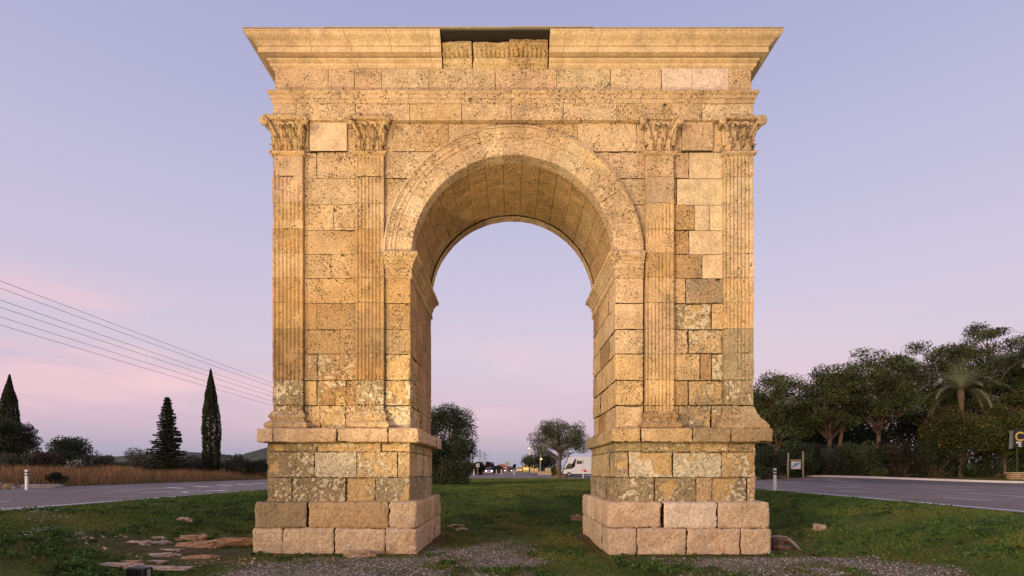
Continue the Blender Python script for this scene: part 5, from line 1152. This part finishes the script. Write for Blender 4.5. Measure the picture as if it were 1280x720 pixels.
b_ = MB(); b_.box(xL_+.05, xR_-.02, 33.86, 34.25, gz(X, 46)-.05, gz(X, 46)+.52); b_.build('core', M_CORE, wt)
# camper van
Z_ = 79; x0, x1 = 8.0, 15.2; g = gz(10, Z_)+.03; t_ = thing('camper_van', 'white camper van parked on the road behind the olive tree', 'camper van', (x0, Z_-CAMD, g)); b_ = MB()
M_CAMP = simple('camper_white', (.76, .76, .80), .4, var=.04)
prof_ = [(.05, .45), (.0, .9), (.25, 1.25), (.55, 1.4), (.95, 2.05), (.80, 2.3), (.85, 2.75), (1.3, 3.02), (7.1, 3.02), (7.2, 2.9), (7.2, .45)]
b_.prism(prof_, -1.12, 1.12); b_.build('body', M_CAMP, t_)
b_ = MB(); b_.prism([(.62, 1.42), (1.0, 2.02), (1.55, 2.02), (1.6, 1.42)], -1.14, -1.12); b_.build('cab_window', M_GLASS, t_)
for a, c, z0, z1 in ((2.3, 3.1, 1.95, 2.45), (4.9, 5.6, 1.9, 2.45)): b_ = MB(); b_.box(a, c, -1.145, -1.12, z0, z1, .01); b_.build('window', M_GLASS, t_)
b_ = MB(); b_.prism([(.3, 1.15), (1.6, 1.25), (2.0, 1.5), (2.25, 2.75), (2.05, 2.75), (1.85, 1.62), (1.5, 1.36), (.3, 1.22)], -1.135, -1.121); b_.build('dark_stripe', simple('stripe_grey', (.07, .07, .09), .5), t_)
b_ = MB(); b_.prism([(3.0, 1.0), (3.6, .72), (3.9, .78), (3.8, .95), (3.3, 1.22)], -1.14, -1.121); b_.build('red_decal', simple('decal_red', (.6, .03, .03), .5), t_)
for x_ in (1.15, 4.9): b_ = MB(); b_.disc((x_, -1.0, .36), .36, 'y', .24, 20); w_ = b_.build('wheel', M_TYRE, t_); b_ = MB(); b_.disc((x_, -1.13, .36), .2, 'y', .02, 14); b_.build('rim', M_STEEL, w_)
for x_ in (2.2, 4.2, 6.2): b_ = MB(); b_.box(x_, x_+.9, -1.0, 1.0, 3.04, 3.12, .02); b_.build('roof_hatch', M_CAMP, t_)
b_ = MB(); b_.box(.0, .12, -.95, -.6, .85, 1.05, .02); b_.build('headlight', M_STEEL, t_); b_ = MB(); b_.box(.1, 7.1, -1.08, 1.08, .3, .44, .01); b_.build('skirt', M_BLACK, t_)
# cars
def car(label, px, Zd, body, lit=True, sc_=1.0):
    X = at(px, Zd); t_ = thing('car', label, 'car', (X, Zd-CAMD, gz(X, Zd)+.03), 0, 'cars on the far road'); w_ = .9; mB = simple('car_paint', body, .3, var=.05, spec=.6); b_ = MB()
    sec = [(0, .25, .62, .82), (.25, .2, .78, .9), (1.1, .2, .92, .9), (1.7, .2, 1.0, .9), (3.6, .2, 1.0, .9), (4.2, .25, .95, .84)]; V = []; Q = []
    for y, z0, z1, hw in sec: V += [(-hw, y, z0), (-hw, y, z1-.12), (-hw*.9, y, z1), (hw*.9, y, z1), (hw, y, z1-.12), (hw, y, z0)]
    for i in range(5):
        for j in range(6): a = i*6+j; c = i*6+(j+1) % 6; Q.append((a, c, c+6, a+6))
    Q += [(0, 5, 4, 1), (1, 4, 3, 2), (30, 31, 34, 35), (31, 32, 33, 34)]; b_.add(V, Q); b_.build('body', mB, t_)
    V = []; Q = []
    for y, z, hw in ((1.15, .98, .80), (1.8, 1.42, .66), (3.1, 1.45, .66), (3.9, 1.0, .78)): V += [(-hw, y, z), (hw, y, z)]
    V += [(-.82, 1.15, .9), (.82, 1.15, .9), (-.8, 3.9, .9), (.8, 3.9, .9)]; b_ = MB().add([(-.66, 1.8, 1.43), (.66, 1.8, 1.43), (.66, 3.1, 1.46), (-.66, 3.1, 1.46), (-.6, 2.0, 1.48), (.6, 2.0, 1.48), (.6, 3.0, 1.5), (-.6, 3.0, 1.5)], [(0, 1, 5, 4), (1, 2, 6, 5), (2, 3, 7, 6), (3, 0, 4, 7), (4, 5, 6, 7)]); b_.build('roof', mB, t_)
    b_ = MB().add([(-.80, 1.15, .96), (.80, 1.15, .96), (.66, 1.8, 1.425), (-.66, 1.8, 1.425)], [(0, 1, 2, 3)]); b_.build('windshield', M_GLASS, t_)
    b_ = MB().add([(-.82, 1.15, .95), (-.66, 1.8, 1.42), (-.66, 3.1, 1.45), (-.8, 3.9, .95), (.82, 1.15, .95), (.66, 1.8, 1.42), (.66, 3.1, 1.45), (.8, 3.9, .95)], [(0, 1, 2, 3), (4, 7, 6, 5), (3, 2, 6, 7)]); b_.build('side_window', M_GLASS, t_)
    b_ = MB(); b_.box(-.45, .45, -.03, .0, .42, .62, .01); b_.build('grille', simple('grille_red', (.35, .05, .05), .5), t_)
    for s_ in (-1, 1):
        b_ = MB(); b_.disc((s_*.66, -.0, .66), .15, 'y', .08, 14); b_.build('headlight', simple('headlight', (.9, .9, .85), .3, emit=(1, .93, .8), es=4.5 if lit else 0), t_)
        for y in (.75, 3.4): b_ = MB(); b_.disc((s_*.84, y, .31), .31, 'x', .2, 16); b_.build('wheel', M_TYRE, t_)
car('silvery pink car coming closer with both headlights lit', 611, 118, (.60, .45, .52)); car('small dark blue car with lit headlights left of the round sign', 629, 205, (.06, .08, .14)); 
car('faint far white car right of the round sign', 641, 240, (.4, .4, .45)); car('farthest pale car beside the orange shop strip', 646.5, 330, (.45, .42, .42))
# partly hidden van in the left field
X = at(83, 66); g = gz(X, 66); t_ = thing('parked_van', 'small white and blue van half hidden between field bushes', 'van', (X-2, 66-CAMD, g)); b_ = MB(); b_.prism([(0, .4), (0, 1.1), (.7, 1.3), (1.2, 2.0), (4.6, 2.05), (4.7, .4)], -.9, .9); b_.build('body', simple('van_white', (.6, .6, .65), .5), t_)
b_ = MB(); b_.box(1.7, 2.7, -.93, -.9, 1.2, 1.9, .01); b_.build('window', simple('blue_panel', (.05, .13, .4), .4), t_)
for x_ in (.9, 3.8): b_ = MB(); b_.disc((x_, -.8, .35), .34, 'y', .2, 16); b_.build('wheel', M_TYRE, t_)
# concrete slab and boulders at the left road side
X, Y = at(52, 30.5), 18.5; o_ = rock('concrete_slab', 'broken grey concrete slab at the foot of the dry grass', 'slab', X, Y, 1.15, .5, .16, .0, (.34, .30, .28), 31, flat=True, rough=.08)
for px, a, c_, lb in ((3, .5, (.25, .18, .17), 'dark rounded boulder at the left edge beside the road'), (11, .42, (.42, .30, .17), 'ochre boulder between the road and the left marker post'), (17.5, .2, (.42, .38, .38), 'small pale boulder just left of the left marker post')):
    rock('boulder', lb, 'boulder', at(px, 28.2), 16.2, a*.6, a*.5, a*.45, px, c_, px+2, group='boulders beside the left road', rough=.2, sink=.15)
# signs near the median nose
X = at(597.2, 98); t_ = thing('square_sign', 'pale square road sign on a post left of the oncoming car', 'road sign', (X, 98-CAMD, gz(X, 98))); b_ = MB(); b_.tube([(0, 0, 0), (0, 0, 2.3)], [.05, .05], 8); b_.build('post', M_STEEL, t_); b_ = MB(); b_.box(-.33, .33, -.06, -.05, 1.5, 2.2); b_.build('plate', simple('sign_white', (.5, .48, .46), .5), t_)
X = at(634, 101); g = gz(X, 101); t_ = thing('round_sign', 'grey round road sign seen at the tip of the median', 'road sign', (X, 101-CAMD, g)); b_ = MB(); b_.tube([(0, 0, 0), (0, 0, hz(579.5, 101)-g)], [.05, .05], 8); b_.build('post', M_STEEL, t_); b_ = MB(); b_.disc((0, -.07, hz(579.5, 101)-g), .45, 'y', .03, 28); b_.build('plate', simple('sign_grey', (.42, .40, .36), .5), t_)
X = at(665.5, 150); g = gz(X, 150); t_ = thing('no_entry_sign', 'small red and white round sign below the street lamps', 'road sign', (X, 150-CAMD, g)); b_ = MB(); b_.tube([(0, 0, 0), (0, 0, hz(582.5, 150)-g)], [.05, .05], 8); b_.build('post', M_STEEL, t_); b_ = MB(); b_.disc((0, -.07, hz(582.5, 150)-g), .42, 'y', .03, 24); pl_ = b_.build('plate', simple('sign_red', (.6, .05, .05), .5), t_); b_ = MB(); b_.box(-.28, .28, -.10, -.09, hz(582.5, 150)-g-.08, hz(582.5, 150)-g+.08); b_.build('white_bar', M_WHITE, pl_)
# street lamps, lit
def lamp(label, px, Zd, toppy, headpy, headpx, lit=True):
    X = at(px, Zd); g = gz(X, Zd); h = hz(toppy, Zd)-g; hx = at(headpx, Zd)-X; hh = hz(headpy, Zd)-g; t_ = thing('street_lamp', label, 'street lamp', (X, Zd-CAMD, g), 0, 'lit street lamps beyond the median')
    b_ = MB(); b_.tube([(0, 0, 0), (0, 0, h)], [.13, .09], 8); b_.tube([(0, 0, h), (hx*.5, 0, max(h, hh)+.1), (hx, 0, hh+.12)], [.07, .06, .05], 6); b_.build('pole', simple('lamp_pole', (.42, .40, .38), .6), t_)
    b_ = MB(); b_.tube([(hx-.35, 0, hh+.02), (hx-.1, 0, hh+.06), (hx+.3, 0, hh+.02)], [.08, .17, .1], 8); b_.build('lamp_head', M_STEEL, t_, True)
    b_ = MB(); b_.tube([(hx-.25, 0, hh-.08), (hx, 0, hh-.1), (hx+.25, 0, hh-.08)], [.08, .2, .08], 8); b_.build('bulb', simple('lit_bulb', (1, .8, .5), .4, emit=(1, .55, .25), es=2.2 if lit else 0), t_, True)
lamp('street lamp with the highest orange light left of the olive crown', 667.4, 120, 558, 559.7, 661.2); lamp('street lamp with the second orange light left of the olive crown', 664.4, 150, 565, 566.8, 662.2); lamp('street lamp whose low yellow light hangs beside the olive trunk', 675.5, 110, 566, 573.3, 676.4)
# poles and pylons behind the left tree
X = at(590.6, 120); g = gz(X, 120); t_ = thing('utility_pole', 'tall slim brown pole beside the dark tree seen through the arch', 'pole', (X, 120-CAMD, g)); b_ = MB(); b_.tube([(0, 0, 0), (0, 0, hz(553, 120)-g)], [.16, .11], 8); b_.build('shaft', M_WOOD, t_); b_ = MB(); b_.box(-.7, .7, -.05, .05, hz(555, 120)-g, hz(554.3, 120)-g); b_.build('crossarm', M_WOOD, t_)
def pylon(label, px, Zd, toppy):
    X = at(px, Zd); g = gz(X, Zd); h = hz(toppy, Zd)-g; t_ = thing('pylon', label, 'pylon', (X, Zd-CAMD, g), 0, 'power line pylons'); b_ = MB(); w0, w1 = h*.09, h*.022; n = 9
    lv = [(h*k/n, w0*(1-k/n)+w1*k/n) for k in range(n+1)]
    for sx_ in (-1, 1):
        for sy in (-1, 1): b_.tube([(sx_*w0, sy*w0, 0), (sx_*w1, sy*w1, h)], [.12, .1], 4)
    for k in range(n):
        (z0, a), (z1, c) = lv[k], lv[k+1]
        for s_ in (-1, 1): b_.tube([(-s_*a, -a, z0), (s_*c, -c, z1)], [.08, .08], 4); b_.tube([(s_*a, -a, z0), (s_*c, c, z1)], [.08, .08], 4)
    b_.build('lattice_tower', M_STEEL, t_)
    for f, L in ((.68, .2), (.81, .26), (.94, .18)): b_ = MB(); b_.tube([(-h*L, 0, h*f), (0, 0, h*(f+.025)), (h*L, 0, h*f)], [.08, .14, .08], 4); b_.build('crossarm', M_STEEL, t_)
    return X, Zd, g, h
P1 = pylon('nearer lattice pylon just right of the slim brown pole', 600, 330, 562.5); P2 = pylon('slightly lower lattice pylon right of the nearer one', 606, 360, 565)
# power lines: six wires spanning from the pylons to the upper left
wy = [(351, 472), (360, 475), (375, 481), (384, 485), (396, 491), (406, 496)]
for k, (ya, yb) in enumerate(wy):
    b_ = MB(); Zf = 58+k*.5
    def ipt(px, py, Z): return np.array([at(px, Z), Z-CAMD, hz(py, Z)])
    # depth grows along the wire; the image line is nearly straight with a slight sag
    Ps = []; A0 = ipt(0, ya, Zf); E1 = np.array([P1[0]+(-1 if k % 2 else 1)*P1[3]*.18, P1[1]-CAMD, P1[2]+P1[3]*(.68+.065*(k//2)*2)])
    E1 = ipt(600, 562+k*1.6, 330)
    Ps = []
    for s_ in np.linspace(-.12, 1, 60):
        p = A0*(1-s_)+E1*s_; p[2] -= 4*2.2*s_*(1-s_); Ps.append(p)
    b_.tube(Ps, [.024+.00003*max(p[1], 0) for p in Ps], 5)
    tag(b_.build('power_line', M_BLACK), 'one of six thin black power lines crossing the sky left of the arch', 'power line', 'power lines left of the arch')
# roadside buildings at the end of the road
def building(label, px0, px1, Zd, toppy, wall_, roof_, lit=None, ridge=0):
    xa, xb = at(px0, Zd), at(px1, Zd); X = (xa+xb)/2; g = gz(X, Zd); h = hz(toppy, Zd)-g; w_ = (xb-xa)/2; t_ = thing('building', label, 'building', (X, Zd-CAMD, g), 0, 'low buildings at the end of the road')
    b_ = MB(); b_.box(-w_, w_, 0, 9, -.2, h, .03); b_.build('wall', simple('plaster', wall_, .85), t_)
    b_ = MB(); b_.box(-w_-.3, w_+.3, -.3, 9.3, h+.003, h+.35+ridge*.2, .05); 
    if ridge: b_.prism([(-w_-.3, h+.36), (w_+.3, h+.36), (w_*.5, h+.36+ridge), (-w_*.5, h+.36+ridge)], .2, 8.8)
    b_.build('roof', simple('roofing', roof_, .85), t_)
    n = max(2, int(w_*2/3))
    for k in range(n): x = -w_+(k+.5)*2*w_/n; b_ = MB(); b_.box(x-.6, x+.6, -.05, .02, h*.35, h*.75, .01); b_.build('window', M_GLASS if not lit else simple('lit_window', (.8, .6, .3), .5, emit=lit, es=.6), t_)
building('low building with a red tiled roof left of the round sign', 621, 633, 330, 583.5, (.5, .35, .25), (.35, .12, .06), ridge=1.3); building('low terracotta building right behind the round sign', 633.5, 639.5, 340, 584.5, (.42, .25, .2), (.3, .12, .08), ridge=.6)
building('long low shop with a glowing orange strip in the distance', 646.5, 652.5, 300, 585, (.3, .2, .12), (.3, .15, .1), (1, .35, .05)); building('yellow lit roadside building left of the street lamps', 654, 661, 240, 582.5, (.55, .38, .12), (.45, .33, .12), (1, .62, .15)); building('yellow lit building directly behind the street lamp poles', 663, 673, 200, 583, (.55, .40, .16), (.42, .34, .15), (1, .62, .15))
X0_, X1_ = at(672, 95), at(700, 95); g = gz(X0_, 95); t_ = thing('low_wall', 'low warm coloured wall across the road behind the olive trunk', 'wall', (X0_, 95-CAMD, g)); b_ = MB(); b_.box(0, X1_-X0_, 0, .3, 0, .75, .02); b_.build('wall_body', simple('warm_plaster', (.5, .38, .26), .9), t_)
for x_ in (2.0, 3.6): b_ = MB(); b_.box(x_-.6, x_+.4, -.1, .35, .75, 1.35, .03); b_.build('block', simple('warm_block', (.55, .42, .30), .9), t_)
# ------------------------------------------------------------------ floodlights standing in front of the arch, behind the camera
def spot(parent, target, e_, ang=70, col_=(1, .77, .44), soft=.25):
    l = bpy.data.lights.new('lamp', 'SPOT'); l.energy = e_; l.spot_size = R(ang); l.spot_blend = .8; l.shadow_soft_size = soft; l.color = col_; o = bpy.data.objects.new('lamp', l); COL.objects.link(o); o.parent = parent
    from mathutils import Vector as Ve, Matrix
    loc = Ve((0, .16, .16)); o.location = loc; M_ = Matrix.Rotation(parent.rotation_euler.z, 3, 'Z'); dw = Ve(target)-(Ve(parent.location)+M_ @ loc); o.rotation_euler = (M_.transposed() @ dw).to_track_quat('-Z', 'Y').to_euler()
for (X, Y, tx, e_, lb) in FLOODS:
    t_ = floodlight('floodlight', lb, (X, Y, gz(X, Y+CAMD)), math.atan2(-(tx-X), -Y), .6); spot(t_, (tx, 0, 8.4), e_)
# ------------------------------------------------------------------ camera, sky, light
cam = bpy.data.cameras.new('camera'); co = bpy.data.objects.new('camera', cam); COL.objects.link(co); sc.camera = co
co.location = (0, -CAMD, EYE); co.rotation_euler = (R(90), 0, 0)
cam.sensor_width = 36; cam.lens = F*36/1280; cam.shift_x = (640-PX)/1280; cam.shift_y = (PY-360)/1280; cam.clip_end = 20000; cam.clip_start = .05
w = bpy.data.worlds.new('World'); sc.world = w; w.use_nodes = True; t = NT(w)
for n_ in list(t.N): t.N.remove(n_)
out = t.n('ShaderNodeOutputWorld'); bg = t.n('ShaderNodeBackground'); t.l(bg.outputs[0], out.inputs[0])
tc = t.n('ShaderNodeTexCoord'); sx = t.n('ShaderNodeSeparateXYZ'); t.l(tc.outputs['Generated'], sx.inputs[0])
S = lambda r, g, b: tuple((c/255/12.92 if c <= 10 else ((c/255+.055)/1.055)**2.4) for c in (r, g, b))
# z = sin(elevation): twilight arch opposite the sunset (blue band, pink belt, lavender above)
ram = t.ramp(sx.outputs['Z'], [(0.0, S(152, 160, 186)), (.035, S(166, 163, 190)), (.075, S(196, 173, 197)), (.13, S(205, 180, 201)), (.21, S(206, 191, 210)), (.36, S(196, 188, 214)), (.52, S(180, 177, 210)), (.70, S(161, 162, 202)), (1.0, S(120, 130, 190))])
# thin pink cirrus low in the west-facing left part
mp = t.n('ShaderNodeMapping'); mp.inputs['Scale'].default_value = (1.6, 1.6, 9.0); mp.inputs['Rotation'].default_value = (0, R(14), 0); t.l(tc.outputs['Generated'], mp.inputs[0])
cn = t.n('ShaderNodeTexNoise', i_Scale=1.7, i_Detail=7.0, i_Roughness=.55); t.l(mp.outputs[0], cn.inputs['Vector'])
cl = t.ramp(cn.outputs[0], [(.43, (0, 0, 0)), (.62, (1, 1, 1))])
zb = t.ramp(sx.outputs['Z'], [(.06, (0, 0, 0)), (.15, (1, 1, 1)), (.22, (.9, .9, .9)), (.30, (0, 0, 0))])
xb = t.ramp(sx.outputs['X'], [(0.0, (1, 1, 1)), (.02, (.35, .35, .35)), (.3, (.15, .15, .15)), (1, (.1, .1, .1))])
m0 = t.n('ShaderNodeMapRange'); t.l(sx.outputs['X'], m0.inputs[0]); m0.inputs[1].default_value = -.28; m0.inputs[2].default_value = .1; m0.inputs[3].default_value = .95; m0.inputs[4].default_value = .25
c1 = t.mix(1.0, cl, zb, 'MULTIPLY'); mm = t.n('ShaderNodeMath', operation='MULTIPLY'); t.l(c1, mm.inputs[0]); t.l(m0.outputs[0], mm.inputs[1])
col = t.mix(mm.outputs[0], ram, S(238, 196, 206))
# warm afterglow in the sky behind the camera
gy = t.n('ShaderNodeMapRange'); t.l(sx.outputs['Y'], gy.inputs[0]); gy.inputs[1].default_value = -.1; gy.inputs[2].default_value = -.95; gy.inputs[3].default_value = 0; gy.inputs[4].default_value = 1
gz = t.ramp(sx.outputs['Z'], [(0.0, (1, 1, 1)), (.12, (.8, .8, .8)), (.5, (0, 0, 0))])
mg = t.n('ShaderNodeMath', operation='MULTIPLY'); t.l(gy.outputs[0], mg.inputs[0]); t.l(gz, mg.inputs[1])
col = t.mix(mg.outputs[0], col, (1.5, .86, .42))
sky = t.n('ShaderNodeTexSky', sky_type='NISHITA', sun_disc=False, sun_elevation=R(2), sun_rotation=R(180+25))
nb = t.mix(1.0, sky.outputs[0], (.05, .05, .05), 'MULTIPLY')
col = t.mix(1.0, col, nb, 'ADD')
t.l(col, bg.inputs[0]); bg.inputs[1].default_value = SKY_K
sun = bpy.data.lights.new('sun', 'SUN'); sun.energy = SUN_E; sun.angle = R(16); sun.color = (1, .80, .52)
so = bpy.data.objects.new('sun', sun); COL.objects.link(so)
from mathutils import Vector
az, el = R(42), R(7)          # low afterglow from behind the camera on the left
d = Vector((math.sin(az)*math.cos(el), math.cos(az)*math.cos(el), -math.sin(el)))
so.rotation_euler = d.to_track_quat('-Z', 'Y').to_euler()
vs = sc.view_settings; vs.view_transform = 'Standard'; vs.look = 'None'; vs.exposure = 0; vs.gamma = 1
sc.render.engine = 'CYCLES'
cy = sc.cycles; cy.use_denoising = True; cy.max_bounces = 6; cy.diffuse_bounces = 3; cy.glossy_bounces = 2; cy.transmission_bounces = 3; cy.transparent_max_bounces = 6
cy.sample_clamp_indirect = 4; cy.use_adaptive_sampling = True; cy.adaptive_threshold = .02
